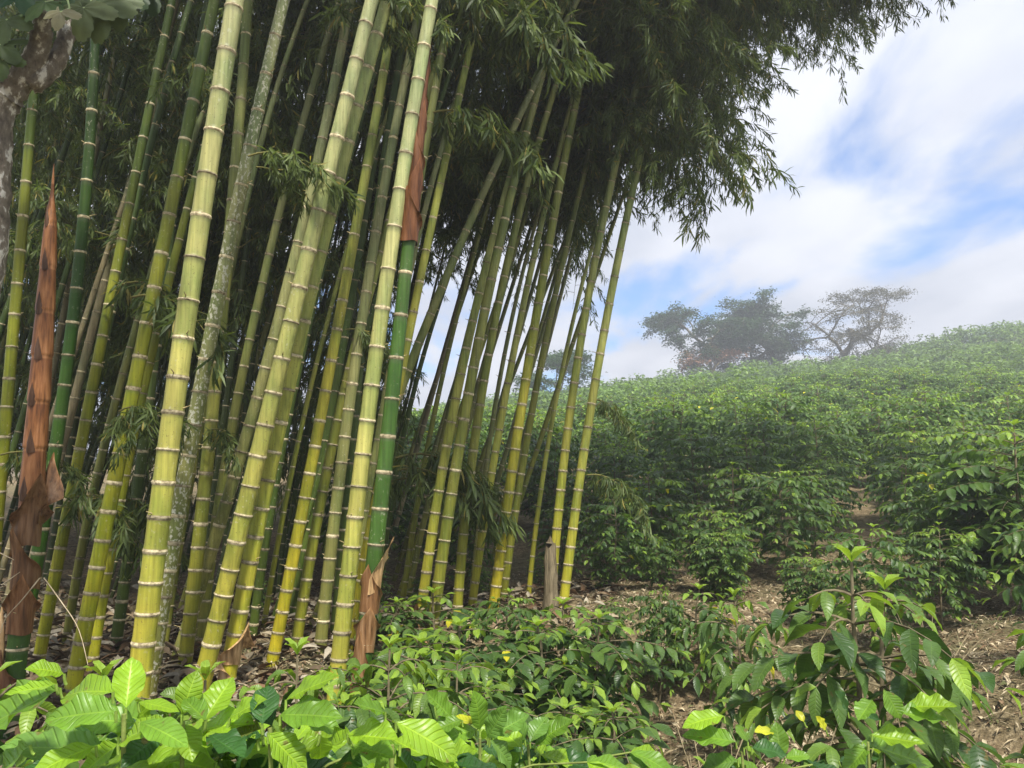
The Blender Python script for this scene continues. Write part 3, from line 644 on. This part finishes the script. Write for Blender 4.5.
# ------------------------------------------------------------------ coffee bushes
TC = leaf_template(5, 1, 1, .42, .35, .75, .18, .95, 0, 11); TCb = leaf_template(3, 1, 1, .44, .3, .6, 0., .95)
def bush_mesh(seed, height=1.6, spread=.62, tiers=11, tpl=TC, droop=.5, young=.25, lmin=.10, lmax=.16, per=8, low=.18, yellow=.004, stem=True, nbr=4):
    g = np.random.default_rng(seed); f_ = MB(); w = MB()
    nst = 2 if g.random() < .5 else 1
    P, D, U, Ls, C = [], [], [], [], []
    for sidx in range(nst):
        la = g.random()*6.283; ll = .12*sidx+.05*g.random()
        tt = np.linspace(0, 1, 8); tr = np.stack([ll*np.cos(la)*tt*height+.02*np.sin(tt*7+seed), ll*np.sin(la)*tt*height, tt*height*(1-.08*sidx)], -1)
        tube(w, tr, np.linspace(.016, .005, 8)*(.8+.25*height), 6, (1, 1, 1))
        for k in range(tiers):
            q = low+(1-low)*(k+g.random()*.7)/tiers; z = min(q, .995)*7; i0 = min(int(z), 6); b0 = tr[i0]+(tr[i0+1]-tr[i0])*(z-i0)
            for b_ in range(nbr):
                az = (k % 2)*.78+b_*6.283/nbr+g.normal(0, .25)
                ln = spread*(.55+.5*math.sin(math.pi*min(1, (1.12-q)/.95)))*(.7+.45*g.random())
                if q > .9: ln *= .45
                hd = np.array([math.cos(az), math.sin(az), 0]); t2 = np.linspace(0, 1, 6)
                br = b0+ln*(t2[:, None]*hd)+np.array([0, 0, 1.])*(ln*((.25+.5*max(0, q-.6))*t2-droop*t2**2)[:, None])
                tube(w, br, np.linspace(.005, .002, 6), 3, (.9, .9, .9), cap=False)
                nn = max(2, int(per*ln/spread))
                for e in range(nn):
                    q2 = .22+.78*(e+1)/nn; zz_ = q2*5; j0 = min(int(zz_), 4); c0 = br[j0]+(br[j0+1]-br[j0])*(zz_-j0)
                    for sgn in (-1, 1):
                        if g.random() < .08: continue
                        sd = np.array([-hd[1], hd[0], 0])*sgn
                        dv = sd*(.9-.45*(e == nn-1))+hd*(.45+.5*(e == nn-1))+np.array([0, 0, g.normal(-.22, .25)])
                        P.append(c0); D.append(dv+g.normal(0, .16, 3)); U.append(np.array([0, 0, 1.])+g.normal(0, .22, 3))
                        y_ = (e == nn-1) or (q > .88); Ls.append((lmin+(lmax-lmin)*g.random())*(.75 if y_ else 1))
                        m_ = g.random()*.5+(.5 if y_ else 0)*(1 if g.random() < young*2.5 else .3); C.append(m_)
        for e in range(4):
            P.append(tr[-1]); a_ = e*1.57+.3; D.append([math.cos(a_), math.sin(a_), 1.1]); U.append([-math.cos(a_), -math.sin(a_), .5]); Ls.append(lmax*.6); C.append(.95)
    P, D, U, Ls, C = map(np.array, (P, D, U, Ls, C)); C = np.clip(C, 0, 1)[:, None]
    cols = np.where(C < .55, (1-C/.55)*np.array([.045, .10, .026])+C/.55*np.array([.11, .195, .036]), (1-(C-.55)/.45)*np.array([.11, .20, .036])+(C-.55)/.45*np.array([.25, .39, .045]))
    yl = g.random(len(P)) < yellow; cols[yl] = (.55, .52, .03)
    scatter(f_, tpl, P, D, U, Ls, cols)
    return w.mesh('stem', [M_TWIG]), f_.mesh('foliage', [M_COF if tpl is not TCb else M_COFFAR])
NEARB = [bush_mesh(200+k, 1.5, .60, 13, droop=.38, young=.45, per=10) for k in range(5)]
SPARSE = [bush_mesh(220+k, 1.0, .36, 7, droop=.45, per=5, young=.4, yellow=.008, low=.25) for k in range(3)]
YOUNG = [bush_mesh(230+k, .75, .40, 8, droop=.35, per=6, young=.6, yellow=.008, low=.15) for k in range(3)]
MIDB = [bush_mesh(240+k, 1.6, .68, 12, tpl=TCb, per=8, droop=.35, young=.45, lmin=.12, lmax=.17) for k in range(5)]
def bush(x, y, meshes, sc=1., rz=None, label='', group=None, sz=None, dz=0.):
    r_ = empty('coffee_bush', (x, y, h(x, y)-.02+dz)); k = random.randrange(len(meshes))
    r_.rotation_euler = (random.uniform(-.06, .06), random.uniform(-.06, .06), random.uniform(0, 6.28) if rz is None else rz)
    r_.scale = (sc, sc, sz or sc); link('stem', meshes[k][0], r_); link('foliage', meshes[k][1], r_)
    tag(r_, label, 'coffee bush', group); return r_
def bush_px(u, vtop, y, meshes, hm, label, group='coffee bushes around the clearing', wide=1.):
    x = (u-512)/770*y; z = h(x, y); zt = at(u, vtop, y)[2]; s_ = max(.25, (zt-z)/hm*(1.12 if vtop > 560 else 1.)); return bush(x, y, meshes, s_*wide, None, label, group, s_)
NB_ = [
 (738, 574, 5.2, YOUNG, .95, 'leafy coffee bush with bright top left of the bare soil patch', .6),
 (612, 690, 4.0, YOUNG, .95, 'low dark coffee bush at the bottom centre beside the bare soil', 1.05),
 (505, 592, 6.3, NEARB, 1.65, 'bushy coffee plant with yellow leaf tips below the golden culms', .95),
 (465, 606, 5.6, YOUNG, .95, 'small dark coffee plant left of the bushy one below the golden culms', 1.2),
 (560, 650, 5.6, YOUNG, .95, 'small coffee plant with yellow leaves in front of the cut stump', 1.1),
 (610, 598, 6.9, NEARB, 1.65, 'coffee bush right behind the rightmost culm foot', .8),
 (655, 588, 6.5, NEARB, 1.65, 'slim coffee bush standing where the bare soil begins', .7),
 (500, 668, 4.6, YOUNG, .95, 'small plant with a few yellow leaves above the bottom centre leaves', .9),
 (395, 658, 4.1, YOUNG, .95, 'mid green low plant right of the sheathed shoot foot', 1.1),
 (430, 690, 3.2, YOUNG, .95, 'dark low plant behind the bright lower left leaves', 1.0),
 (340, 680, 3.6, YOUNG, .95, 'low plant at the foot of the whitish culm', 1.0),
 (832, 596, 3.35, SPARSE, 1.0, 'upright sparse coffee plant with large leaves in the middle of the soil patch', .8),
 (800, 545, 7.4, NEARB, 1.65, 'coffee bush with lime leaves behind the bare soil', 1.0),
 (862, 512, 6.4, NEARB, 1.65, 'wide lime green coffee bush above the right soil patch', 1.05),
 (930, 512, 7.2, NEARB, 1.65, 'twiggy coffee bush right of the wide lime green one', .9),
 (1010, 405, 7.6, NEARB, 1.65, 'tall dark coffee bush at the right picture edge', 1.1),
 (950, 452, 8.2, NEARB, 1.65, 'dark coffee bush beside the tall one at the right edge', 1.0),
 (1045, 470, 5.4, SPARSE, 1.15, 'coffee plant reaching in from the right edge at mid height', .8),
 (1100, 562, 3.4, SPARSE, 1.15, 'coffee plant with pale drooping leaves cut by the right edge', .8),
 (170, 610, 7.0, NEARB, 1.65, 'dark undergrowth bush seen between the culms at the left', .8),
 (260, 620, 7.4, NEARB, 1.65, 'dark undergrowth bush behind the torn sheath culm', .8),
 (375, 560, 7.4, NEARB, 1.65, 'shaded bush behind the foot of the sheathed shoot', .9),
 (425, 575, 8.0, NEARB, 1.65, 'shaded bush behind the culm with the curled foot sheath', .9),
 (600, 545, 8.6, NEARB, 1.65, 'coffee bush just behind the rightmost culm', 1.0), (540, 560, 9.3, NEARB, 1.65, 'coffee bush behind the stump culm', 1.0), (480, 560, 9.0, NEARB, 1.65, 'coffee bush seen through the middle of the culm row', 1.0),
 (655, 528, 8.8, NEARB, 1.65, 'dense coffee bush right of the grove at mid distance', 1.0), (715, 520, 8.2, NEARB, 1.65, 'dense coffee bush behind the leafy one left of the soil', 1.0),

 (40, 692, 1.75, NEARB, 1.62, 'dark coffee plant filling the lower left corner behind the arching leaves', .75),
 (150, 697, 1.85, NEARB, 1.62, 'dark coffee plant behind the heart shaped bright leaf', .6),
 (240, 697, 1.9, NEARB, 1.62, 'dark coffee plant behind the purple brown leaf', .6),
 (330, 662, 2.2, NEARB, 1.62, 'mid green coffee plant at the foot of the sheathed new shoot', .6),
 (405, 655, 2.5, NEARB, 1.62, 'mid green coffee plant behind the overlapping lime leaves', .7),
 (470, 672, 2.7, NEARB, 1.62, 'coffee plant behind the tall upright leaf', .7),
 (562, 588, 6.4, YOUNG, .95, 'coffee bush hiding the foot of the cut stump', 1.1),
 (440, 578, 6.6, YOUNG, .95, 'coffee bush hiding the feet of the yellow green culms', 1.2),
 (395, 590, 6.2, YOUNG, .95, 'shaded coffee bush right of the sheathed new shoot', 1.2),
 (410, 620, 5.0, YOUNG, .95, 'low coffee bush in front of the curled dry sheath', 1.2),
 (535, 608, 5.6, YOUNG, .95, 'coffee bush with lime tips below the tallest golden culm', 1.2),
 (590, 598, 5.9, YOUNG, .95, 'coffee bush in front of the rightmost culm foot', 1.1),
 (560, 690, 4.2, YOUNG, .95, 'low coffee bush left of the dark bottom centre one', 1.2),
 (690, 560, 6.6, YOUNG, .95, 'coffee bush above the left end of the soil patch', .9),
 (700, 735, 2.5, YOUNG, .95, 'coffee plant behind the long ribbed leaves at the bottom', .55),
]
for k, (u, vt, y, ms, hm, lab, wd) in enumerate(NB_): bush_px(u, vt, y, ms, hm, lab, wide=wd)

# hillside rows
pl = []
row = 0; y = 8.4
while y < 86:
    x = -.20*y-1 + random.random(); 
    while x < .70*y+3:
        xx_ = x+random.gauss(0, .14); yy_ = y+random.gauss(0, .16)+.5*math.sin(x*.3)
        u, v = pix(np.array([xx_, yy_, h(xx_, yy_)+1.]))
        if u > 330 and u < 1090 and not (yy_ < 8.8 and u < 575) and random.random() > .03: pl.append((xx_, yy_))
        x += (1.1 if y < 13 else 1.32) + .004*y
    y += (1.25 if y < 13 else 1.7) + .009*y; row += 1
print('hill bushes', len(pl))
pl.sort(key=lambda p_: p_[1]); NI = 270 if len(pl) > 270 else len(pl)
for k, (x, y) in enumerate(pl[:NI]):
    u, v = pix(np.array([x, y, h(x, y)+1.]))
    zone = 'seen between bamboo culms' if u < 560 else ('just right of the grove' if u < 690 else ('below the ridge trees' if u < 880 else 'near the right edge'))
    band = 'lowest hillside rows' if y < 14 else ('lower hillside rows' if y < 19 else 'middle hillside rows')
    bush(x, y, (NEARB if y < 13 else MIDB), random.uniform(.85, 1.3)*(.72 if y < 11 else .84 if y < 15 else 1), None, 'coffee bush in the %s, %s' % (band, zone), 'coffee bushes in rows on the hillside')
# the rest of the slope: more rows than anyone could count
rest = np.array(pl[NI:]); FB = []
def low_bush(seed, nl):
    g = np.random.default_rng(seed); th = g.random(nl)*6.283; z = g.random(nl)**.8; r_ = .66*np.sqrt(np.clip(1-(z*1.02-.25)**2/1., .05, 1))*(.75+.3*g.random(nl))
    P = np.stack([r_*np.cos(th), r_*np.sin(th), .1+1.45*z], -1); D = np.stack([np.cos(th+g.normal(0, .9, nl)), np.sin(th+g.normal(0, .9, nl)), g.normal(-.15, .3, nl)], -1)
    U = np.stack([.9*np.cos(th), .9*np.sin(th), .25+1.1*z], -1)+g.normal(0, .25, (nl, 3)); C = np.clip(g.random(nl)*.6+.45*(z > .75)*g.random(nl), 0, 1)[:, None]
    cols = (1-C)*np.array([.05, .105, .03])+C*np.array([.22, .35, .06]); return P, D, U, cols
FB = [low_bush(400+k, 210) for k in range(6)]; TF = leaf_template(1, 1, 1, .5, .3, .3); TF = leaf_template(2, 1, 1, .5, .3, .5)
mb = MB()
for k, (x, y) in enumerate(rest):
    P, D, U, cols = FB[k % 6]; n_ = 210 if y < 45 else 150; a = random.random()*6.283; ca, sa = math.cos(a), math.sin(a); Rm = np.array([[ca, -sa, 0], [sa, ca, 0], [0, 0, 1]]); s_ = random.uniform(.75, 1.5)
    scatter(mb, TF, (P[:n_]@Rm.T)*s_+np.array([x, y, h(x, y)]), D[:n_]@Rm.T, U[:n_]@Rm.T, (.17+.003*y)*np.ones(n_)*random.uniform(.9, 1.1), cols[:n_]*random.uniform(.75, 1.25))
tag(mb.build('coffee_rows', M_COFFAR), 'mass of distant coffee bushes covering the upper hillside up to the ridge', 'coffee rows', kind='stuff')

# ------------------------------------------------------------------ bright foreground coffee plants at the lower left and bottom
TFG = leaf_template(14, 4, 1, 1, .32, .45, .22, .92, 0, 17); TFG2 = leaf_template(14, 4, 1, 1, .22, .8, .16, .95, 0, 15); TFG3 = leaf_template(14, 4, 1, 1, .42, -.15, .26, .92, 0, 19)
TON = {'b': (.23, .39, .025), 'm': (.15, .29, .03), 'd': (.04, .11, .025), 'y': (.48, .50, .03), 'p': (.15, .29, .05), 'r': (.13, .16, .035)}
def fg_plant(label, tip_px, dep, leaves, fill=14, seed=0, fr=.2):
    fill = int(fill*2.2)
    g = np.random.default_rng(seed); top = at(tip_px[0], tip_px[1], dep); bx, by = top[0]+g.normal(0, .04), dep+g.normal(0, .04); base = np.array([bx, by, h(bx, by)])
    root = empty('coffee_bush', base); tag(root, label, 'coffee bush', 'bright young coffee plants in the foreground')
    w = MB(); st_ = smoothpts([base+[0, 0, -.03], base*.6+top*.4+[.02, 0, 0], top], 12)-base; tube(w, st_, np.linspace(.008, .0035, 12), 8, (1.1, 1.6, .7)); f_ = MB()
    auto = []
    for k in range(24 if tip_px[0] < 600 else 6):
        du = g.normal(0, 34); b_ = (tip_px[0]+du, tip_px[1]+8+g.random()*48); an_ = math.pi*(g.random()*1.2-.1); l_ = (56+34*g.random())*1.2/dep
        auto.append((b_, (b_[0]+math.cos(an_)*l_, b_[1]-math.sin(an_)*l_*.45+10), l_*.45, 'mbbdm'[g.integers(0, 5)], dep+.05+.22*g.random()))
    for lf_ in list(leaves)+auto:
        b_, t_, wpx, tone = lf_[:4]
        d1 = dep+g.normal(0, .03) if len(lf_) == 4 else lf_[4]; p0 = at(b_[0], b_[1], d1); p1 = at(t_[0], t_[1], d1+g.uniform(-.07, .07)); ax = p1-p0; ln = np.linalg.norm(ax)
        view = np.array([0, 0, CH])-p0; view /= np.linalg.norm(view); nrm = .62*view+np.array([0, 0, .75])+g.normal(0, .12, 3)
        wm = min(wpx*dep/F*1.12/ln, .56); tp = (TFG, TFG2, TFG3)[g.integers(0, 3)]
        scatter(f_, tp, [p0-base], [ax], [nrm], np.array([ln]), np.array([TON[tone]])*(.85+.3*g.random()), wm)
        q = base+st_[-3]; dq = q-p0; dq = dq/np.linalg.norm(dq)*min(.016, np.linalg.norm(dq)); tube(w, smoothpts([p0+dq-base, p0+dq*.5-base+np.array([0, 0, -.004]), p0-base], 6), .0024, 6, (1.2, 2.2, .6), cap=False)
    # lower leaves along the stem
    P, D, U, Ls, C = [], [], [], [], []
    for k in range(fill):
        q = .45+.50*(k+.5)/fill; i_ = int(q*11); c0 = st_[i_]
        for s_ in (-1, 1):
            a_ = k*1.57+g.normal(0, .3)+(0 if s_ > 0 else math.pi); hd = np.array([math.cos(a_), math.sin(a_), .15]); l0 = fr*(.4+.7*g.random()); e = c0+hd*l0
            tube(w, [c0, (c0+e)/2+[0, 0, .015], e], .0025, 5, (1., 1.5, .6), cap=False)
            for sg in (-.8, 0, .8):
                aa = a_+sg; P.append(e); D.append([math.cos(aa), math.sin(aa), g.normal(-.15, .2)]); U.append([g.normal(0, .2), -.2+g.normal(0, .2), 1]); Ls.append(.10+.07*g.random()); C.append(TON['dmmdb'[g.integers(0, 5)]])
    scatter(f_, leaf_template(8, 2, 1, .42, .3, .6, .2, .95, 0, 13), np.array(P), np.array(D), np.array(U), np.array(Ls), np.array(C))
    w.build('stem', M_TWIG, root); f_.build('foliage', M_COF, root)
fg_plant('nearest plant at the lower left corner with broad arching pleated leaves', (124, 714), 1.18, [
 ((113,692),(52,686),34,'b'), ((64,674),(27,662),24,'b'), ((56,684),(4,695),12,'b'), ((116,711),(40,716),34,'m'), ((60,688),(-18,732),44,'m'), ((106,748),(0,749),36,'p'),
 ((96,746),(20,772),26,'b'), ((126,708),(132,658),40,'b'), ((167,723),(106,738),26,'b'), ((118,744),(72,778),34,'b'), ((30,745),(-20,790),34,'m'), ((60,758),(10,800),34,'d'), ((140,722),(190,740),24,'m')], 13, 1)
fg_plant('plant with upright bright leaf pair and heart shaped leaf in front of the yellow culms', (183, 722), 1.28, [
 ((182,714),(197,667),25,'b'), ((204,722),(233,672),32,'b'), ((183,724),(194,758),34,'b'), ((138,702),(182,708),12,'b'), ((230,718),(264,696),20,'b'), ((206,720),(184,700),18,'m'), ((228,724),(262,724),12,'b'), ((176,730),(140,748),26,'d'), ((210,735),(245,760),26,'d'), ((160,735),(120,765),30,'d')], 13, 2)
fg_plant('plant with a purple brown old leaf below the slim golden culm', (270, 728), 1.25, [
 ((286,700),(338,671),22,'b'), ((280,715),(342,713),30,'m'), ((262,729),(212,737),24,'r'), ((268,733),(306,774),40,'b'), ((262,724),(268,680),32,'d'), ((320,735),(322,768),34,'b'), ((272,726),(250,690),26,'d'), ((300,718),(345,730),20,'m'), ((258,740),(225,768),26,'d')], 12, 3)
fg_plant('plant with large overlapping lime leaves at the bottom left of centre', (392, 745), 1.22, [
 ((352,735),(316,756),38,'b'), ((348,734),(399,741),30,'b'), ((396,722),(468,757),32,'b'), ((352,744),(395,760),26,'m'), ((400,745),(362,772),30,'m'), ((352,748),(340,790),36,'d'), ((430,755),(470,780),30,'b'), ((395,752),(430,778),26,'d'), ((385,712),(352,705),20,'m')], 12, 4)
fg_plant('plant with one tall upright leaf at the bottom, left of centre', (480, 738), 1.9, [
 ((480,730),(478,690),19,'m'), ((478,722),(444,716),10,'y'), ((452,718),(424,692),22,'m'), ((476,730),(440,736),20,'m'), ((492,735),(530,715),20,'p'), ((490,740),(520,768),22,'p'), ((470,742),(450,775),24,'d'), ((488,738),(505,706),18,'p'), ((462,720),(430,730),16,'m')], 12, 5, .25)
fg_plant('plant with pale ragged leaves at the bottom centre', (528, 745), 2.0, [
 ((525,740),(516,706),18,'p'), ((530,742),(548,710),20,'p'), ((535,745),(572,716),22,'m'), ((522,748),(494,722),20,'b'), ((535,750),(562,768),22,'b'), ((520,752),(500,780),22,'m'), ((540,755),(602,765),20,'b')], 10, 6, .25)
fg_plant('plant with long ribbed leaves at the bottom right of centre', (742, 752), 2.0, [
 ((724,716),(678,722),20,'b'), ((736,742),(680,731),22,'m'), ((738,760),(690,768),24,'p'), ((744,748),(772,762),16,'b'), ((781,758),(776,720),20,'m'), ((774,732),(755,728),11,'y'), ((748,742),(736,722),10,'m'), ((752,748),(790,752),18,'d'), ((785,758),(812,752),16,'m'), ((745,765),(715,790),24,'m')], 6, 7, .2)
fg_plant('plant with big dark oval leaves at the bottom right on the soil', (868, 742), 2.1, [
 ((880,720),(858,708),8,'d'), ((872,700),(858,722),20,'m'), ((884,690),(905,722),26,'m'), ((905,706),(958,708),24,'b'), ((895,712),(948,722),20,'m'), ((862,742),(932,768),34,'m'), ((872,735),(925,745),22,'b'), ((868,745),(845,775),26,'m'), ((848,712),(838,690),14,'d'), ((804,722),(796,708),10,'y'), ((826,730),(815,716),10,'y')], 4, 8, .22)

# ------------------------------------------------------------------ ridge trees
def ridge_tree(label, u, v, y, ht, spread, leafn, col, seed, name='ridge_tree', lean=0., flat=.6, fork=.3, lsz=.30):
    g = np.random.default_rng(seed); x = (u-512)/770*y; z = h(x, y); root = empty(name, (x, y, z)); tag(root, label, 'tree', 'trees on the ridge')
    w = MB(); f_ = MB(); tips = []
    def grow(p, d, ln, r, lev):
        n_ = 5; pts_ = [p]; dd = d.copy()
        for k in range(n_):
            dd = dd+g.normal(0, .12, 3)+np.array([0, 0, -.03 if lev > 1 else .0]); dd /= np.linalg.norm(dd); pts_.append(pts_[-1]+dd*ln/n_)
        tube(w, pts_, np.linspace(r, r*.6, n_+1), 6 if lev < 2 else 3, (.9, .9, .9), cap=False)
        if lev >= 3:
            tips.extend(pts_[2:]); 
        if lev >= 5: return
        for k in range(3 if lev < 4 else 2):
            q = pts_[-1] if k < 2 else pts_[-3]; a_ = g.random()*6.283; sp_ = (.75 if lev < 2 else .9)
            nd_ = dd+np.array([math.cos(a_)*sp_, math.sin(a_)*sp_, g.normal(.0, .15)-flat*.25*lev*max(dd[2], 0)]); nd_ /= np.linalg.norm(nd_)
            grow(q, nd_, ln*(.72+.12*g.random()), r*.62, lev+1)
    grow(np.array([0, 0, -.3]), np.array([lean, 0, 1.]), ht*fork, ht*.022, 0)
    tips = np.array(tips); zc = .72*np.percentile(tips[:, 2], 99.8); fl_ = lambda q: np.concatenate([q[..., :2], np.where(q[..., 2:] > zc, zc+(q[..., 2:]-zc)*.45, q[..., 2:])], -1)
    tips = fl_(tips); w.v = [fl_(v_) for v_ in w.v]
    s_ = np.array([spread/2/max(1e-3, np.percentile(np.abs(tips[:, 0]), 97)), spread/2/max(1e-3, np.percentile(np.abs(tips[:, 1]), 97)), ht/max(1e-3, np.percentile(tips[:, 2], 99.8))])
    w.v = [v_*s_ for v_ in w.v]; tips = tips*s_
    P = tips[g.integers(0, len(tips), leafn)]+g.normal(0, .38, (leafn, 3))*[1, 1, .4]; D = g.normal(0, 1, (leafn, 3))*[1, 1, .4]; U = g.normal(0, .4, (leafn, 3))+[0, 0, 1]
    scatter(f_, TF, P, D, U, lsz*(.7+.6*g.random(leafn)), np.array(col)*(.6+.8*g.random((leafn, 1))))
    w.build('trunk', M_TWIG, root); f_.build('crown', M_TREE, root)
ridge_tree('leftmost tree on the ridge with a dense dark layered crown', 716, 370, 84, 9.4, 13.5, 20000, (.035, .08, .025), 1, lean=-.05)
ridge_tree('middle tree on the ridge, upright with open green crown', 786, 358, 86, 10.2, 14, 14000, (.04, .09, .025), 2)
ridge_tree('right tree on the ridge, thin see-through brownish crown', 842, 350, 86, 9.6, 15, 12000, (.09, .085, .045), 3, lsz=.22)
ridge_tree('small low tree on the ridge at the right end of the trees', 872, 346, 87, 6, 8, 2600, (.08, .085, .045), 4, lsz=.22, lean=.25)
ridge_tree('low dark tree between the leftmost and middle ridge trees', 758, 364, 83, 6, 9, 8000, (.045, .08, .035), 5)
ridge_tree('low pinkish dry bush under the leftmost ridge tree', 712, 385, 78, 4.2, 6.5, 1800, (.28, .15, .10), 6, name='dry_bush', fork=.2)
ridge_tree('small tree on the hill seen behind the culm row', 560, 400, 60, 5.2, 5.5, 6000, (.05, .1, .035), 7, name='hill_tree')

# ------------------------------------------------------------------ tree at the left edge
bx_, by_ = at(-95, 470, 3.4)[:2]; base = np.array([bx_, by_, h(bx_, by_)]); root = empty('broadleaf_tree', base); tag(root, 'pale barked tree forking at the left edge with big lobed leaves', 'tree')
def px3(l): return np.array([at(*q_) for q_ in l])
mb = MB(); g = np.random.default_rng(9)
def limb(l, r, n_=26, seg=14):
    Pp = smoothpts(px3(l), n_)-base; k0 = len(mb.v); tube(mb, Pp, np.interp(np.linspace(0, 1, n_), np.linspace(0, 1, len(r)), r)*(1+.06*g.normal(0, 1, n_)), seg); mb.v[k0] = mb.v[k0]+g.normal(0, .0025, mb.v[k0].shape)
Pl = [(-62,430,3.4),(-34,320,3.4),(-17,240,3.4),(-12,160,3.4),(-6,115,3.4),(6,88,3.4)]
Pp = np.concatenate([[base+[0, 0, -.05]], px3(Pl)]); Pp = smoothpts(Pp, 40)-base; tube(mb, Pp, np.linspace(.12, .078, 40)*(1+.03*g.normal(0, 1, 40)), 16); mb.v[0] = mb.v[0]+g.normal(0, .003, mb.v[0].shape)
mb.build('trunk', M_BARK, root)
mb = MB(); limb([(8,95,3.4),(26,72,3.38),(40,45,3.35),(44,15,3.3),(60,-40,3.3)], [.07, .055, .045, .04, .03]); mb.build('limb', M_BARK, root)
mb = MB(); limb([(28,84,3.4),(48,72,3.42),(62,50,3.45),(72,10,3.5),(80,-40,3.5)], [.05, .045, .04, .035, .03]); mb.build('limb', M_BARK, root)
mb = MB(); limb([(2,95,3.4),(-20,60,3.3),(-40,10,3.2)], [.07, .06, .05]); mb.build('limb', M_BARK, root)
def lobed():
    na_ = 97; V = [[0, 0, 0]]; UV = [(0, 0)]; nr = 5
    for r_ in range(1, nr+1):
        for k in range(na_):
            a_ = -2.7+5.4*k/(na_-1); lob = .42+.58*abs(math.cos(a_*7/5.4*math.pi/2*1.0))**1.3*(1-.22*abs(a_)/2.7)+.03*math.sin(a_*31)
            q = r_/nr; rr_ = q*(.35+(lob-.35)*q**.8); V.append([rr_*math.cos(a_), rr_*math.sin(a_), -.30*rr_*rr_+.03*math.sin(a_*9)*q]); UV.append((q, a_/3))
    Fq = []
    for r_ in range(nr-1):
        for k in range(na_-1): b_ = 1+r_*na_+k; Fq.append([b_, b_+na_, b_+na_+1, b_+1])
    return np.array(V), np.array(Fq), np.array(UV), np.array([[0, 1+k, 2+k] for k in range(na_-1)])
LV, LF, LU, LT = lobed()
def big_leaf(u, v, dep, tu, tv, szm, col, tilt=.5):
    f_ = MB(); p0 = at(u, v, dep); p1 = at(tu, tv, dep-.05); d = p1-p0; d /= np.linalg.norm(d); Bm = basis(d[None], np.array([[0, -1., tilt]]))[0]
    col = tuple(np.array(col)*[.62, .62, .5]); v_ = (LV*szm)@Bm.T+p0-base; f_.add(v_, LF, col, LU); f_.add(v_[:], LT, col, LU)
    st_ = MB(); tube(f_, smoothpts([p0-base, p0-base+np.array([.02, .03, .05]), at(u-10, v-45, dep+.05)-base], 8), .004, 6, (.5, .6, .3), 0)
    f_.build('lobed_leaf', M_BIG, root)
for a_ in [(83,8,3.2,76,42,.15,(.20,.25,.12)), (98,5,3.25,92,54,.17,(.16,.21,.10)), (60,12,3.1,52,30,.09,(.45,.42,.30)), (112,2,3.3,124,42,.14,(.13,.18,.08)), (45,2,3.2,22,14,.12,(.12,.20,.07)),
           (6,20,3.2,-8,48,.12,(.14,.20,.09)), (0,45,3.2,22,62,.12,(.10,.15,.05)), (2,60,3.2,-4,84,.10,(.12,.18,.06)), (20,-8,3.2,30,14,.13,(.05,.13,.06)), (130,-12,3.4,150,8,.13,(.06,.11,.05)), (150,-10,3.5,152,26,.13,(.05,.09,.04)), (75,-10,3.3,60,10,.12,(.08,.15,.07))]:
    big_leaf(*a_)

f_ = MB(); lv = np.concatenate([LV]); nlf = 170; g = np.random.default_rng(12); Pc = []  # unseen crown above the frame, added to shade the left of the grove
while len(Pc) < nlf:
    q = np.array([g.uniform(-5.5, -1.6), g.uniform(.6, 4.6), g.uniform(4.0, 7.0)]); u, v = pix(q)
    if v < -40 or u < -60: Pc.append(q-base)
Pc = np.array(Pc); Dc = g.normal(0, 1, (nlf, 3))*[1, 1, .3]+[0, 0, -.4]; Uc = g.normal(0, .3, (nlf, 3))+[0, 0, 1]
scatter(f_, (LV, LF, LU), Pc, Dc, Uc, .26*np.ones(nlf), np.array([.07, .12, .04])*(.7+.6*g.random((nlf, 1)))); f_.build('crown', M_BIG, root)
# bare twigs on the soil at right
for k, (u, v, y, lab) in enumerate([(708,688,4.4,'small leafless twiggy seedling on the soil, nearer one'), (925,560,5.6,'leafless twiggy shrub above the right soil patch'), (905,690,3.4,'dry weed stalks on the soil at the right')]):
    x = (u-512)/770*y; root = empty('bare_shrub', (x, y, h(x, y))); tag(root, lab, 'shrub'); g = np.random.default_rng(70+k); mb = MB()
    for q in range(11):
        a_ = g.random()*6.283; l_ = .25+.3*g.random(); d = np.array([math.cos(a_)*.7, math.sin(a_)*.7, 1.]); pts_ = smoothpts([np.zeros(3), d*l_*.5, d*l_+np.array([.05, 0, .03])], 7); tube(mb, pts_, np.linspace(.005, .0015, 7), 4, (2., 2., 2.), cap=False)
        for e in range(3): b0 = pts_[2+e]; a2 = g.random()*6.283; tube(mb, [b0, b0+np.array([math.cos(a2)*.1, math.sin(a2)*.1, .09])], [.0025, .001], 3, (2., 2., 2.), cap=False)
    mb.build('twigs', M_TWIG, root)

# ------------------------------------------------------------------ haze
m = bpy.data.materials.new('haze'); m.use_nodes = True; t = m.node_tree
for n in list(t.nodes): t.nodes.remove(n)
o = t.nodes.new('ShaderNodeOutputMaterial'); vv = t.nodes.new('ShaderNodeVolumePrincipled'); vv.inputs['Color'].default_value = (.95, .97, 1, 1); vv.inputs['Density'].default_value = .0050; vv.inputs['Anisotropy'].default_value = .45
t.links.new(vv.outputs[0], o.inputs['Volume'])
mb = MB(); x0, x1, y0, y1, z0, z1 = -60, 110, -12, 125, -6, 29
V = [(a, b_, c_) for a in (x0, x1) for b_ in (y0, y1) for c_ in (z0, z1)]
mb.add(V, [[0, 1, 3, 2], [4, 6, 7, 5], [0, 4, 5, 1], [2, 3, 7, 6], [0, 2, 6, 4], [1, 5, 7, 3]]); tag(mb.build('haze', m, smooth=False), kind='stuff', label='thin pale haze in the air over the hillside', cat='haze')
